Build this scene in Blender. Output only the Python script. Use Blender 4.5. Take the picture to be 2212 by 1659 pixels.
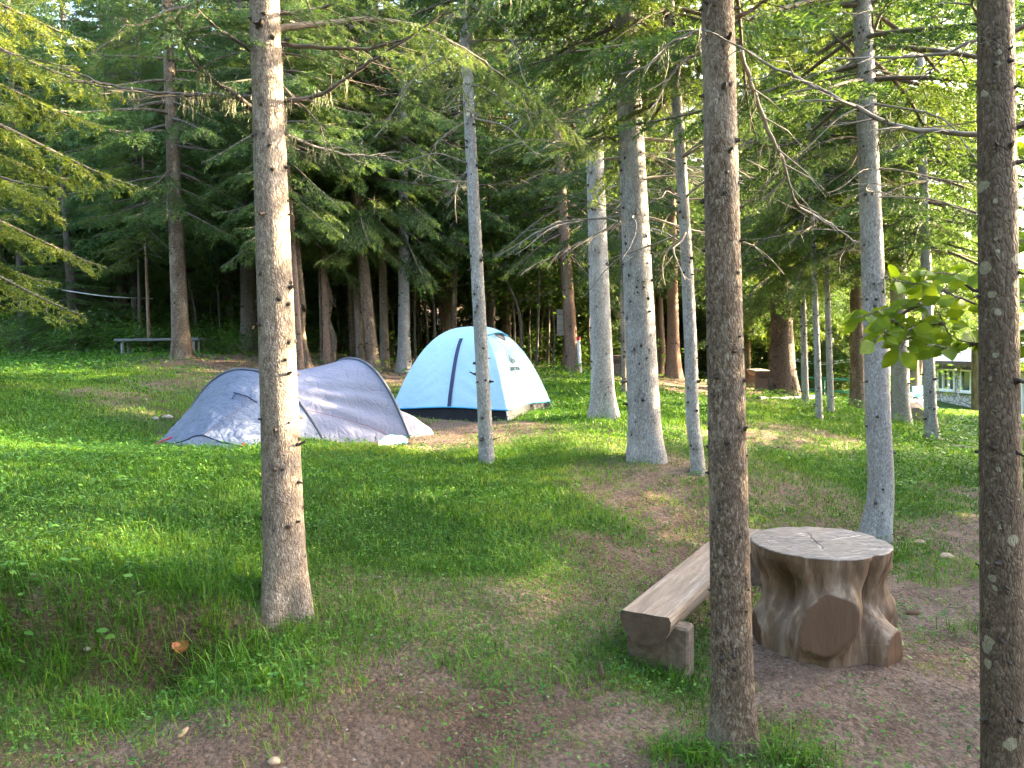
import bpy, math, random
import numpy as np
from mathutils import Vector, Matrix, Quaternion

for o in list(bpy.data.objects):
    bpy.data.objects.remove(o)
S = bpy.context.scene
COL = S.collection

# ------------------------------------------------------------------ camera, sky, sun, exposure
FPX = 1671.0                     # focal length in pixels of a 2212 x 1659 view of the photograph
CAM_Z, PITCH, ROLL = 1.70, 2.6, -1.0
CAMM = Matrix.Translation((0, 0, CAM_Z)) @ Matrix.Rotation(math.radians(90 - PITCH), 4, 'X') @ Matrix.Rotation(math.radians(ROLL), 4, 'Z')
cd = bpy.data.cameras.new('camera')
cam = bpy.data.objects.new('camera', cd)
COL.objects.link(cam)
cam.matrix_world = CAMM
cd.sensor_width = 36.0
cd.lens = 36.0 * FPX / 2212.0
cd.clip_start = 0.05
cd.clip_end = 600.0
S.camera = cam

SUN_EL, SUN_AZ = 15.0, 16.0      # azimuth counted from +x towards +y
W = bpy.data.worlds.new("World")
S.world = W
W.use_nodes = True
wn = W.node_tree.nodes
wl = W.node_tree.links
bg = wn['Background']
sky = wn.new('ShaderNodeTexSky')
sky.sky_type = 'NISHITA'
sky.sun_disc = False
sky.sun_elevation = math.radians(SUN_EL)
sky.sun_rotation = math.radians(90 - SUN_AZ)
sky.air_density = 0.9
sky.dust_density = 4.0
sky.ozone_density = 0.6
wl.new(sky.outputs[0], bg.inputs[0])
bg.inputs[1].default_value = 0.15
sl = bpy.data.lights.new('sun', 'SUN')
sl.energy = 4.0
sl.angle = math.radians(0.5)
sl.color = (1.0, 0.80, 0.50)
sun = bpy.data.objects.new('sun', sl)
COL.objects.link(sun)
SUND = Vector((math.cos(math.radians(SUN_AZ)) * math.cos(math.radians(SUN_EL)),
               math.sin(math.radians(SUN_AZ)) * math.cos(math.radians(SUN_EL)), math.sin(math.radians(SUN_EL))))
sun.rotation_euler = SUND.to_track_quat('Z', 'Y').to_euler()
sun.location = (20, 10, 30)
S.view_settings.view_transform = 'Standard'
S.view_settings.look = 'None'
S.view_settings.gamma = 1.0
S.view_settings.exposure = 4.4
S.render.engine = 'CYCLES'
cy = S.cycles
cy.max_bounces = 6
cy.diffuse_bounces = 3
cy.glossy_bounces = 2
cy.transmission_bounces = 4
cy.caustics_reflective = False
cy.caustics_refractive = False
cy.use_denoising = True
cy.use_adaptive_sampling = True
cy.adaptive_threshold = 0.02

# ------------------------------------------------------------------ helpers
def P(px, py, d):
    """a point seen at view pixel (px, py), d metres in front of the lens"""
    return CAMM @ Vector(((px - 1106.0) / FPX * d, -(py - 829.5) / FPX * d, -d))

def ray(px, py):
    o = CAMM.translation
    return o, (P(px, py, 1.0) - o)

def hash2(ix, iy, seed):
    h = (ix.astype(np.int64) * 374761393 + iy.astype(np.int64) * 668265263 + seed * 1274126177) & 0xFFFFFFFF
    h = ((h ^ (h >> 13)) * 1274126177) & 0xFFFFFFFF
    return ((h ^ (h >> 16)) & 0xFFFF) / 65535.0

def vnoise(x, y, seed=0):
    x = np.asarray(x, float); y = np.asarray(y, float)
    ix = np.floor(x); iy = np.floor(y)
    fx = x - ix; fy = y - iy
    fx = fx * fx * (3 - 2 * fx); fy = fy * fy * (3 - 2 * fy)
    a = hash2(ix, iy, seed); b = hash2(ix + 1, iy, seed)
    c = hash2(ix, iy + 1, seed); d = hash2(ix + 1, iy + 1, seed)
    return (a * (1 - fx) + b * fx) * (1 - fy) + (c * (1 - fx) + d * fx) * fy

def fbm(x, y, seed=0, octv=4):
    s = 0.0; a = 0.5; t = 0.0
    for k in range(octv):
        s = s + a * vnoise(np.asarray(x) * 2 ** k, np.asarray(y) * 2 ** k, seed + 17 * k)
        t += a; a *= 0.5
    return s / t - 0.5

def nrm(v):
    return v / np.maximum(np.linalg.norm(v, axis=-1, keepdims=True), 1e-9)

def new_mesh(name, V, faces, mats=(), midx=None, smooth=False, attrs=None):
    """faces: (M,3) or (M,4) array, or a list of such arrays"""
    me = bpy.data.meshes.new(name)
    V = np.ascontiguousarray(V, dtype=np.float32)
    if not isinstance(faces, (list, tuple)):
        faces = [faces]
    faces = [np.asarray(f, dtype=np.int32) for f in faces if len(f)]
    loops = np.concatenate([f.ravel() for f in faces])
    sizes = np.concatenate([np.full(len(f), f.shape[1], np.int32) for f in faces])
    starts = np.concatenate([[0], np.cumsum(sizes)[:-1]]).astype(np.int32)
    me.vertices.add(len(V)); me.vertices.foreach_set('co', V.ravel())
    me.loops.add(len(loops)); me.loops.foreach_set('vertex_index', loops)
    me.polygons.add(len(sizes)); me.polygons.foreach_set('loop_start', starts)
    try:
        me.polygons.foreach_set('loop_total', sizes)
    except Exception:
        pass
    if midx is not None:
        me.polygons.foreach_set('material_index', np.asarray(midx, np.int32))
    me.polygons.foreach_set('use_smooth', np.full(len(sizes), bool(smooth)))
    for m in mats:
        me.materials.append(m)
    me.update(calc_edges=True)
    if attrs:
        for k, a in attrs.items():
            a = np.asarray(a, np.float32)
            if a.ndim == 1:
                at = me.attributes.new(k, 'FLOAT', 'POINT'); at.data.foreach_set('value', a)
            else:
                at = me.attributes.new(k, 'FLOAT_COLOR', 'POINT')
                c = np.ones((len(a), 4), np.float32); c[:, :3] = a[:, :3]
                at.data.foreach_set('color', c.ravel())
    return me

class MB:
    def __init__(s):
        s.V = []; s.F3 = []; s.F4 = []; s.m3 = []; s.m4 = []; s.n = 0
    def add(s, V, F, mi=0):
        V = np.asarray(V, float).reshape(-1, 3); F = np.asarray(F, int)
        if len(F) == 0: return s
        (s.F3 if F.shape[1] == 3 else s.F4).append(F + s.n)
        (s.m3 if F.shape[1] == 3 else s.m4).append(np.full(len(F), mi))
        s.V.append(V); s.n += len(V); return s
    def mesh(s, name, mats, smooth=False, attrs=None):
        fs = []; ms = []
        if s.F3: fs.append(np.concatenate(s.F3)); ms += s.m3
        if s.F4: fs.append(np.concatenate(s.F4)); ms += s.m4
        return new_mesh(name, np.concatenate(s.V), fs, mats, np.concatenate(ms), smooth, attrs)
    # shapes
    def tube(s, pts, rad, sides=6, mi=0, cap=True):
        V, F = tube(pts, rad, sides); s.add(V, F, mi)
        if cap:
            n = len(V) // sides
            for k in (0, n - 1):
                c = np.asarray(pts[0 if k == 0 else -1])
                ring = V[k * sides:(k + 1) * sides]
                vv = np.vstack([ring, c[None]])
                i = np.arange(sides); j = (i + 1) % sides
                f = np.stack([j, i, np.full(sides, sides)], 1) if k == 0 else np.stack([i, j, np.full(sides, sides)], 1)
                s.add(vv, f, mi)
        return s
    def box(s, c, size, rz=0.0, mi=0, M=None, bev=0.0):
        hx, hy, hz = [v / 2 for v in size]
        b = min(bev, hx * .9, hy * .9, hz * .9)
        if b <= 0:
            V = np.array([[x, y, z] for z in (-hz, hz) for y in (-hy, hy) for x in (-hx, hx)], float)
            F = np.array([[0, 2, 3, 1], [4, 5, 7, 6], [0, 1, 5, 4], [2, 6, 7, 3], [0, 4, 6, 2], [1, 3, 7, 5]])
        else:
            bm = bmesh_box(hx, hy, hz, b); V, F4, F3 = bm
        def tr(V):
            if M is not None:
                return (np.asarray(M)[:3, :3] @ V.T).T + np.asarray(M)[:3, 3]
            ca, sa = math.cos(rz), math.sin(rz)
            return np.stack([V[:, 0] * ca - V[:, 1] * sa + c[0], V[:, 0] * sa + V[:, 1] * ca + c[1], V[:, 2] + c[2]], 1)
        if b <= 0:
            s.add(tr(V), F, mi)
        else:
            n0 = s.n
            s.add(tr(V), F4, mi)
            s.F3.append(F3 + n0); s.m3.append(np.full(len(F3), mi))
        return s

def bmesh_box(hx, hy, hz, b):
    import bmesh
    bm = bmesh.new(); bmesh.ops.create_cube(bm, size=1.0)
    for v in bm.verts: v.co = Vector((v.co.x * 2 * hx, v.co.y * 2 * hy, v.co.z * 2 * hz))
    bmesh.ops.bevel(bm, geom=bm.edges[:], offset=b, segments=1, affect='EDGES')
    bm.verts.index_update()
    V = np.array([v.co[:] for v in bm.verts])
    F4 = np.array([[v.index for v in f.verts] for f in bm.faces if len(f.verts) == 4])
    F3 = np.array([[v.index for v in f.verts] for f in bm.faces if len(f.verts) == 3])
    bm.free(); return V, F4, F3

def frames(pts):
    pts = np.asarray(pts, float); n = len(pts)
    t = np.gradient(pts, axis=0) if n > 2 else np.repeat((pts[-1:] - pts[:1]), n, 0)
    t = nrm(t)
    ref = np.array([0, 0, 1.0]) if abs(t[:, 2]).mean() < 0.8 else np.array([1.0, 0, 0])
    a = nrm(np.cross(t, ref)); b = np.cross(t, a)
    return t, a, b

def tube(pts, rad, sides=6):
    pts = np.asarray(pts, float); n = len(pts)
    rad = np.broadcast_to(np.asarray(rad, float), (n,))
    t, a, b = frames(pts)
    th = np.arange(sides) / sides * 2 * math.pi
    V = pts[:, None] + rad[:, None, None] * (np.cos(th)[None, :, None] * a[:, None] + np.sin(th)[None, :, None] * b[:, None])
    i = np.arange(n - 1)[:, None] * sides; j = np.arange(sides)[None]
    j2 = (j + 1) % sides
    F = np.stack([i + j, i + sides + j, i + sides + j2, i + j2], -1).reshape(-1, 4)
    return V.reshape(-1, 3), F

def spline(pts, n):
    """Catmull-Rom resampling of a polyline of any dimension"""
    p = np.asarray(pts, float)
    if len(p) == 2:
        u = np.linspace(0, 1, n)[:, None]; return p[0] * (1 - u) + p[1] * u
    q = np.vstack([2 * p[0] - p[1], p, 2 * p[-1] - p[-2]])
    d = np.concatenate([[0], np.cumsum(np.linalg.norm(np.diff(p, axis=0), axis=1))]); d /= d[-1]
    out = []
    for u in np.linspace(0, 1, n):
        k = min(max(np.searchsorted(d, u, side='right') - 1, 0), len(p) - 2)
        f = (u - d[k]) / max(d[k + 1] - d[k], 1e-9)
        a, b, c, e = q[k], q[k + 1], q[k + 2], q[k + 3]
        out.append(0.5 * ((2 * b) + (-a + c) * f + (2 * a - 5 * b + 4 * c - e) * f * f + (-a + 3 * b - 3 * c + e) * f ** 3))
    return np.array(out)

def link(name, me, parent=None, loc=None, rot=None, scale=None):
    o = bpy.data.objects.new(name, me); COL.objects.link(o)
    if parent is not None: o.parent = parent
    if loc is not None: o.location = loc
    if rot is not None: o.rotation_euler = rot
    if scale is not None: o.scale = scale
    return o

def tag(o, label=None, cat=None, group=None, kind=None):
    if label: o['label'] = label
    if cat: o['category'] = cat
    if group: o['group'] = group
    if kind: o['kind'] = kind
    return o

def thing(name, loc, label, cat, group=None, rot=None):
    o = link(name, None, None, loc, rot)
    o.empty_display_size = 0.2
    return tag(o, label, cat, group)

# ------------------------------------------------------------------ materials
def mat(name):
    m = bpy.data.materials.new(name); m.use_nodes = True
    nt = m.node_tree; b = nt.nodes['Principled BSDF']
    return m, nt, b

def N(nt, typ, **kw):
    n = nt.nodes.new(typ)
    for k, v in kw.items():
        if k.startswith('i_'):
            key = k[2:]
            n.inputs[int(key) if key.isdigit() else key.replace('_', ' ')].default_value = v
        else:
            setattr(n, k, v)
    return n

def ramp(nt, src, stops, interp='LINEAR'):
    r = nt.nodes.new('ShaderNodeValToRGB'); cr = r.color_ramp; cr.interpolation = interp
    while len(cr.elements) < len(stops): cr.elements.new(0.5)
    for e, (p, c) in zip(cr.elements, stops):
        e.position = p
        e.color = (*c, 1) if isinstance(c, (tuple, list)) else (c, c, c, 1)
    nt.links.new(src, r.inputs[0]); return r.outputs[0]

def mix(nt, fac, a, b, mode='MIX'):
    m = nt.nodes.new('ShaderNodeMix'); m.data_type = 'RGBA'; m.blend_type = mode
    for s_, v in ((m.inputs[0], fac), (m.inputs[6], a), (m.inputs[7], b)):
        if isinstance(v, (int, float)): s_.default_value = v
        elif isinstance(v, (tuple, list)): s_.default_value = (*v, 1) if len(v) == 3 else v
        else: nt.links.new(v, s_)
    return m.outputs[2]

def mth(nt, op, a, b=0.0):
    m = nt.nodes.new('ShaderNodeMath'); m.operation = op
    for s_, v in ((m.inputs[0], a), (m.inputs[1], b)):
        if isinstance(v, (int, float)): s_.default_value = v
        else: nt.links.new(v, s_)
    return m.outputs[0]

def bump(nt, b, h, strength=0.5, dist=0.01):
    n = N(nt, 'ShaderNodeBump'); n.inputs['Strength'].default_value = strength; n.inputs['Distance'].default_value = dist
    nt.links.new(h, n.inputs['Height']); nt.links.new(n.outputs[0], b.inputs['Normal'])
    return n

def coords(nt, kind='Object', scale=(1, 1, 1)):
    tc = N(nt, 'ShaderNodeTexCoord'); mp = N(nt, 'ShaderNodeMapping'); mp.inputs['Scale'].default_value = scale
    nt.links.new(tc.outputs[kind], mp.inputs[0]); return mp.outputs[0]

def noise(nt, vec, scale, detail=4, rough=0.55, dist=0.0):
    n = N(nt, 'ShaderNodeTexNoise'); n.inputs['Scale'].default_value = scale; n.inputs['Detail'].default_value = detail
    n.inputs['Roughness'].default_value = rough; n.inputs['Distortion'].default_value = dist
    nt.links.new(vec, n.inputs['Vector']); return n.outputs[0]

def voro(nt, vec, scale, feature='F1', out=0):
    n = N(nt, 'ShaderNodeTexVoronoi'); n.feature = feature; n.inputs['Scale'].default_value = scale
    nt.links.new(vec, n.inputs['Vector']); return n.outputs[out]

def simple(name, col, rough=0.6, metal=0.0, var=0.15, vscale=8.0, bumpS=0.15, spec=0.4):
    m, nt, b = mat(name)
    v = coords(nt)
    nz = noise(nt, v, vscale, 5)
    d = tuple(max(c * (1 - var), 0) for c in col); l = tuple(min(c * (1 + var), 1) for c in col)
    nt.links.new(ramp(nt, nz, [(0.3, d), (0.7, l)]), b.inputs['Base Color'])
    b.inputs['Roughness'].default_value = rough; b.inputs['Metallic'].default_value = metal
    b.inputs['Specular IOR Level'].default_value = spec
    if bumpS: bump(nt, b, nz, bumpS, 0.01)
    return m

def bark(name, dark, mid, pale, lichen=0.25, scale=1.0, scaly=1.0, spots=None):
    m, nt, b = mat(name)
    v = coords(nt, 'Object', (1, 1, 0.45))
    oi = N(nt, 'ShaderNodeObjectInfo')
    va = N(nt, 'ShaderNodeVectorMath', operation='ADD'); nt.links.new(v, va.inputs[0]); nt.links.new(oi.outputs['Random'], va.inputs[1]); v = va.outputs[0]
    wob = noise(nt, v, 9 * scale, 3)
    vv = N(nt, 'ShaderNodeVectorMath', operation='ADD'); nt.links.new(v, vv.inputs[0])
    sc = N(nt, 'ShaderNodeVectorMath', operation='SCALE'); nt.links.new(wob, sc.inputs[0]); sc.inputs['Scale'].default_value = 0.05 / scale
    nt.links.new(sc.outputs[0], vv.inputs[1])
    cell = voro(nt, vv.outputs[0], 80 * scale, 'DISTANCE_TO_EDGE')
    cellc = voro(nt, vv.outputs[0], 80 * scale, 'F1', 1)
    n1 = noise(nt, v, 75 * scale, 6, 0.75)
    n2 = noise(nt, v, 5 * scale, 5, 0.6)
    base = ramp(nt, n1, [(0.36, dark), (0.48, mid), (0.66, pale)])
    bw = N(nt, 'ShaderNodeRGBToBW'); nt.links.new(cellc, bw.inputs[0])
    base = mix(nt, mth(nt, 'MULTIPLY', bw.outputs[0], 0.35), base, mid)
    crack = ramp(nt, cell, [(0.0, 1.0), (0.10, 0.35), (0.2, 0.0)])
    base = mix(nt, mth(nt, 'MULTIPLY', crack, 0.32 * scaly), base, dark)
    li = ramp(nt, n2, [(0.52, 0.0), (0.60, 1.0)])
    base = mix(nt, mth(nt, 'MULTIPLY', li, lichen), base, pale)
    li2 = ramp(nt, noise(nt, v, 2.2, 4, 0.6), [(0.55, 0.0), (0.7, 1.0)])
    base = mix(nt, mth(nt, 'MULTIPLY', li2, 0.25), base, (0.13, 0.15, 0.075))
    plate = ramp(nt, noise(nt, v, 20 * scale, 5, 0.7, 0.8), [(0.46, 0.0), (0.54, 1.0)])
    base = mix(nt, mth(nt, 'MULTIPLY', plate, 0.45), base, mix(nt, 0.5, dark, mid))
    if spots:
        sv = coords(nt, 'Object'); wb = noise(nt, sv, 30, 3)
        sn = N(nt, 'ShaderNodeTexVoronoi'); sn.inputs['Scale'].default_value = 15; nt.links.new(sv, sn.inputs['Vector'])
        rb_ = N(nt, 'ShaderNodeSeparateColor'); nt.links.new(sn.outputs['Color'], rb_.inputs[0])
        dd = mth(nt, 'ADD', sn.outputs['Distance'], mth(nt, 'MULTIPLY', mth(nt, 'SUBTRACT', wb, 0.5), 0.35))
        ins = mth(nt, 'LESS_THAN', dd, mth(nt, 'MULTIPLY', rb_.outputs[1], 0.42)); pick = mth(nt, 'GREATER_THAN', rb_.outputs[0], 0.52)
        base = mix(nt, mth(nt, 'MULTIPLY', mth(nt, 'MULTIPLY', ins, pick), 0.75), base, spots)
    sa = N(nt, 'ShaderNodeAttribute'); sa.attribute_name = 'scar'
    sf = mth(nt, 'MULTIPLY', sa.outputs['Fac'], ramp(nt, n1, [(0.3, 1.0), (0.65, 0.35)]))
    base = mix(nt, sf, base, tuple(x * 0.6 for x in dark))
    nt.links.new(base, b.inputs['Base Color'])
    b.inputs['Roughness'].default_value = 0.85
    b.inputs['Specular IOR Level'].default_value = 0.25
    h = mth(nt, 'ADD', mth(nt, 'MULTIPLY', ramp(nt, cell, [(0, 0.0), (0.25, 1.0)]), 0.7 * scaly), mth(nt, 'MULTIPLY', n1, 0.8))
    bump(nt, b, h, 0.8, 0.006 / scale)
    return m

def leafmat(name, cols, transl=0.4, tcol=None, rough=0.55, nscale=0.9, hue_attr=None, spec=0.3):
    """cols: three colours from dark to light"""
    m, nt, b = mat(name)
    geo = N(nt, 'ShaderNodeNewGeometry')
    oi = N(nt, 'ShaderNodeObjectInfo')
    nz = noise(nt, geo.outputs['Position'], nscale, 4, 0.6)
    if hue_attr:
        at = N(nt, 'ShaderNodeAttribute'); at.attribute_name = hue_attr
        f = mth(nt, 'ADD', mth(nt, 'MULTIPLY', at.outputs['Fac'], 0.75), mth(nt, 'MULTIPLY', mth(nt, 'SUBTRACT', nz, 0.5), 0.9))
        f = mth(nt, 'ADD', f, 0.1)
    else:
        f = mth(nt, 'ADD', nz, mth(nt, 'MULTIPLY', mth(nt, 'SUBTRACT', oi.outputs['Random'], 0.5), 0.3))
    c = ramp(nt, f, [(0.25, cols[0]), (0.5, cols[1]), (0.78, cols[2])])
    nt.links.new(c, b.inputs['Base Color'])
    b.inputs['Roughness'].default_value = rough; b.inputs['Specular IOR Level'].default_value = spec
    tr = N(nt, 'ShaderNodeBsdfTranslucent')
    tc = mix(nt, 1.0, c, tcol or (1.5, 1.35, 0.45), 'MULTIPLY')
    nt.links.new(tc, tr.inputs[0])
    mx = N(nt, 'ShaderNodeMixShader'); mx.inputs[0].default_value = transl
    nt.links.new(b.outputs[0], mx.inputs[1]); nt.links.new(tr.outputs[0], mx.inputs[2])
    nt.links.new(mx.outputs[0], nt.nodes['Material Output'].inputs[0])
    return m

M = {}
M['bark_grey'] = bark('bark_grey', (0.05, 0.036, 0.027), (0.20, 0.155, 0.12), (0.44, 0.38, 0.33), 0.35)
M['bark_pale'] = bark('bark_pale', (0.08, 0.07, 0.064), (0.30, 0.28, 0.27), (0.54, 0.525, 0.51), 0.35)
M['bark_brown'] = bark('bark_brown', (0.032, 0.020, 0.013), (0.135, 0.092, 0.062), (0.38, 0.32, 0.26), 0.4)
M['bark_dark'] = bark('bark_dark', (0.035, 0.028, 0.022), (0.11, 0.085, 0.068), (0.22, 0.19, 0.16), 0.2)
M['bark_old'] = bark('bark_old', (0.03, 0.022, 0.018), (0.12, 0.085, 0.066), (0.24, 0.19, 0.16), 0.15, 0.45, 1.6)
M['bark_red'] = bark('bark_red', (0.07, 0.04, 0.03), (0.24, 0.15, 0.11), (0.38, 0.28, 0.22), 0.2)
M['bark_lichen'] = bark('bark_lichen', (0.032, 0.022, 0.015), (0.10, 0.068, 0.045), (0.22, 0.18, 0.13), 0.1, spots=(0.27, 0.25, 0.17))
M['knot'] = simple('knot', (0.045, 0.034, 0.028), 0.9, var=0.4, vscale=60)
M['limb'] = simple('limb', (0.10, 0.08, 0.065), 0.9, var=0.45, vscale=25, bumpS=0.4)
M['deadwood'] = simple('deadwood', (0.20, 0.175, 0.15), 0.9, var=0.4, vscale=18, bumpS=0.4)
M['needle'] = leafmat('needle', ((0.034, 0.076, 0.028), (0.062, 0.122, 0.036), (0.120, 0.175, 0.040)), 0.42)
M['needle_sun_tint'] = leafmat('needle_sun_tint', ((0.055, 0.095, 0.018), (0.105, 0.150, 0.024), (0.18, 0.20, 0.03)), 0.45)  # yellower copy of the needle colour, with sunlight painted in
M['beech_leaf'] = leafmat('beech_leaf', ((0.066, 0.120, 0.008), (0.105, 0.172, 0.010), (0.165, 0.225, 0.016)), 0.5, nscale=14, rough=0.5, spec=0.15)
M['bush_leaf'] = leafmat('bush_leaf', ((0.032, 0.080, 0.016), (0.065, 0.145, 0.024), (0.12, 0.20, 0.036)), 0.42, nscale=3.0)
M['grass'] = leafmat('grass', ((0.036, 0.100, 0.008), (0.078, 0.205, 0.012), (0.185, 0.255, 0.032)), 0.35, nscale=0.8, hue_attr='hue')
M['weed'] = leafmat('weed', ((0.030, 0.095, 0.016), (0.060, 0.17, 0.022), (0.11, 0.23, 0.04)), 0.35, nscale=1.5, hue_attr='hue')
M['moss_hang'] = leafmat('moss_hang', ((0.10, 0.11, 0.05), (0.16, 0.17, 0.08), (0.22, 0.22, 0.12)), 0.3, nscale=5)
# ------------------------------------------------------------------ terrain
CP = [  # view pixel x, y, distance: points of the ground read off the photograph
 (200,1640,3.17),(0,1640,3.1),(600,1640,3.2),(1000,1640,3.2),(1580,1650,3.25),(900,1480,3.7),
 (100,1490,3.77),(-300,1490,3.77),(100,1310,4.0),(-300,1300,3.95),(400,1300,4.3),(400,1440,3.85),(622,1335,4.5),
 (100,1150,4.8),(100,1000,6.5),(100,870,10),(100,780,17),(20,690,24),
 (335,962,8.9),(520,968,8.3),(699,952,8.6),(885,945,9.5),(800,1100,6.2),(1100,1100,6.4),(1100,1250,5.0),(1300,1350,4.4),
 (1052,997,8.2),(1095,908,11),(1187,882,12.7),(900,880,12.2),(1393,1003,8.3),(1300,905,11),(1500,1015,8.0),
 (1768,1395,4.34),(1410,1430,4.15),(1610,1250,5.8),(1893,1168,6.6),(2050,1250,5.6),(1850,1500,3.75),(2050,1050,8.8),(2018,950,12.5),(1945,910,16),
 (2200,1000,10.5),(2200,1400,4.3),
 (1700,1000,8.8),(1700,940,11),(1770,905,13),(1690,855,18),(1740,868,16),(1794,888,14.5),(1853,880,17),
 (1455,815,22),(1349,850,14),(1237,803,18),(1450,842,17),(873,800,18),(806,800,17.5),(707,785,17),(648,798,16),(390,772,16),(250,740,20),
 (2190,905,34),(2000,880,40),(1780,862,26),(2112,895,31),
]
WP = [(0,-3,0),(-4,-2,0.05),(4,-2,0),(-3,1.2,0.05),(3,1.2,0),(0,1.5,0.0),(-40,30,9.0),(-25,25,5.0),(-12,36,3.6),(0,40,2.2),(12,42,0.6),(30,42,-1.9),(45,35,-2.0),
      (-50,70,16.0),(0,80,5.0),(40,80,-1.0),(-20,8,2.6),(-12,4,1.2),(14,6,-0.1),(25,15,-0.7),(35,5,-1.2),(-45,-5,6),(45,-10,-1.5),(20,25,-1.0)]
cp = np.array([P(*c)[:] for c in CP] + [list(w) for w in WP])

def tps_fit(X, z, lam):
    n = len(X); d = np.linalg.norm(X[:, None] - X[None], axis=-1)
    K = np.where(d > 0, d * d * np.log(np.maximum(d, 1e-9)), 0) + lam * np.eye(n)
    Q = np.hstack([np.ones((n, 1)), X])
    A = np.block([[K, Q], [Q.T, np.zeros((3, 3))]])
    return np.linalg.solve(A, np.concatenate([z, np.zeros(3)]))
_X = cp[:, :2]; _w = tps_fit(_X, cp[:, 2], 0.6)

def ground_h(x, y):
    x = np.asarray(x, float); y = np.asarray(y, float); shp = x.shape
    x = x.ravel(); y = y.ravel(); out = np.zeros(len(x))
    for i in range(0, len(x), 50000):
        q = np.stack([x[i:i + 50000], y[i:i + 50000]], 1)
        d = np.linalg.norm(q[:, None] - _X[None], axis=-1)
        K = np.where(d > 0, d * d * np.log(np.maximum(d, 1e-9)), 0)
        out[i:i + 50000] = K @ _w[:-3] + _w[-3] + q @ _w[-2:]
    # lumps and tussocks of the lawn
    dist = np.hypot(x, y)
    out += 0.17 * fbm(x * 0.55, y * 0.55, 3, 3) * np.clip((dist - 2) / 3, 0, 1) + 0.075 * fbm(x * 2.1, y * 2.1, 5, 3)
    # the small cut bank beside the path on the left
    e = 3.96 + 0.18 * fbm(x * 1.3, x * 0 + 1.0, 8, 3) + np.clip(x + 1.9, 0, 3) * 0.45
    f = np.clip((x + 1.2) / -0.5, 0, 1)
    s = (y - e) / 0.09
    out += f * 0.20 * (np.tanh(s)) * np.exp(-np.abs(y - e) / 1.2)
    out -= 0.13 * np.exp(-(((x + 1.78) / 0.10) ** 2 + ((y - 3.93) / 0.09) ** 2))       # burrow in the bank
    return out.reshape(shp)

def gh(x, y):
    return float(ground_h(np.array([x]), np.array([y]))[0])

def G(px, py):
    """where the sight line through a view pixel meets the ground"""
    o, d = ray(px, py)
    ts = np.concatenate([np.linspace(2.0, 12, 300), np.linspace(12.05, 70, 500)])
    pts = np.array(o)[None] + ts[:, None] * np.array(d)[None]
    h = ground_h(pts[:, 0], pts[:, 1])
    b = np.nonzero(pts[:, 2] <= h)[0]
    k = b[0] if len(b) else len(ts) - 1
    if k > 0 and len(b):
        a0 = pts[k - 1, 2] - h[k - 1]; a1 = pts[k, 2] - h[k]
        t = ts[k - 1] + (ts[k] - ts[k - 1]) * a0 / max(a0 - a1, 1e-9)
    else:
        t = ts[k]
    p = np.array(o) + t * np.array(d)
    return Vector((p[0], p[1], gh(p[0], p[1])))

# how much grows on the ground, sampled over the site (pixel x, y, cover 0..1)
GS = [(50,1630,.4),(200,1630,.12),(400,1630,.05),(600,1630,.05),(800,1630,0),(1000,1630,.05),(1200,1630,.1),(1400,1630,.15),(1490,1625,.6),(1700,1620,.55),(1850,1640,.35),(2000,1630,.05),
 (100,1560,.7),(250,1560,.5),(400,1560,.3),(550,1560,.22),(700,1570,.05),(900,1560,.06),(1100,1560,.12),(1300,1560,.1),(1450,1560,.3),(1800,1560,.04),(2000,1560,0),
 (50,1480,.35),(250,1480,.4),(450,1480,.6),(620,1480,.7),(750,1480,.15),(900,1480,.08),(1050,1490,.35),(1200,1490,.3),(1430,1480,.75),(1700,1480,0),(2000,1480,0),
 (100,1400,.7),(350,1400,.8),(550,1400,.8),(750,1400,.5),(860,1440,.05),(950,1400,.5),(1060,1400,.5),(1200,1400,.4),(1350,1410,.6),(2000,1400,.05),
 (100,1300,.95),(300,1280,.9),(500,1300,.85),(800,1300,.6),(870,1290,.25),(1000,1300,.5),(1080,1310,.25),(1180,1330,.55),(1250,1300,.3),(2000,1300,.08),
 (100,1200,1),(500,1200,1),(900,1200,1),(1100,1200,.9),(1250,1220,.5),(1330,1200,.2),(1950,1200,.6),(2080,1200,.1),(1930,1230,.4),
 (100,1100,1),(500,1100,1),(800,1100,1),(1100,1100,1),(1250,1110,.75),(1400,1100,.2),(1450,1080,.25),(1700,1100,.4),(1800,1090,.3),(1960,1100,.95),(2060,1130,.15),(2180,1100,.4),(1660,1130,.5),
 (100,1000,1),(500,1000,1),(800,1000,1),(740,985,.55),(1100,1000,.95),(1200,1000,.7),(1300,1020,.4),(1450,1020,.35),(1650,1020,.55),(1750,1000,.75),(2000,1000,1),(2150,1000,1),(1700,1050,.2),(1620,1070,.3),
 (950,945,.12),(1000,935,.05),(1100,930,.25),(1200,950,.6),(1300,950,.55),(1430,950,.6),(1620,950,.25),(1680,950,.08),(1740,950,.7),(2000,960,1),
 (1650,930,.03),(1710,930,.1),(1250,900,.85),(1430,900,.95),(1600,905,.95),(1750,905,1),(100,900,1),(300,900,.8),(345,890,.1),(420,890,.7),(1900,900,1),(2100,930,1),(2200,950,.7),
 (1250,860,1),(1430,870,.9),(1600,865,.4),(1660,880,.7),(1460,840,.05),(1500,840,0),(1610,840,.1),(1230,810,.7),(400,810,.35),(200,810,.8),(80,800,.7),(480,800,.3),(150,770,.9),(300,770,.8),(430,780,.15),
 (100,740,.8),(300,745,.6),(530,790,.12),(760,800,.15),(1000,800,.2),(1400,800,.25),(1750,870,1),(1950,890,1),(2100,890,1)]
_g = np.array([(*G(a, b)[:2], v) for a, b, v in GS])

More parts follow.
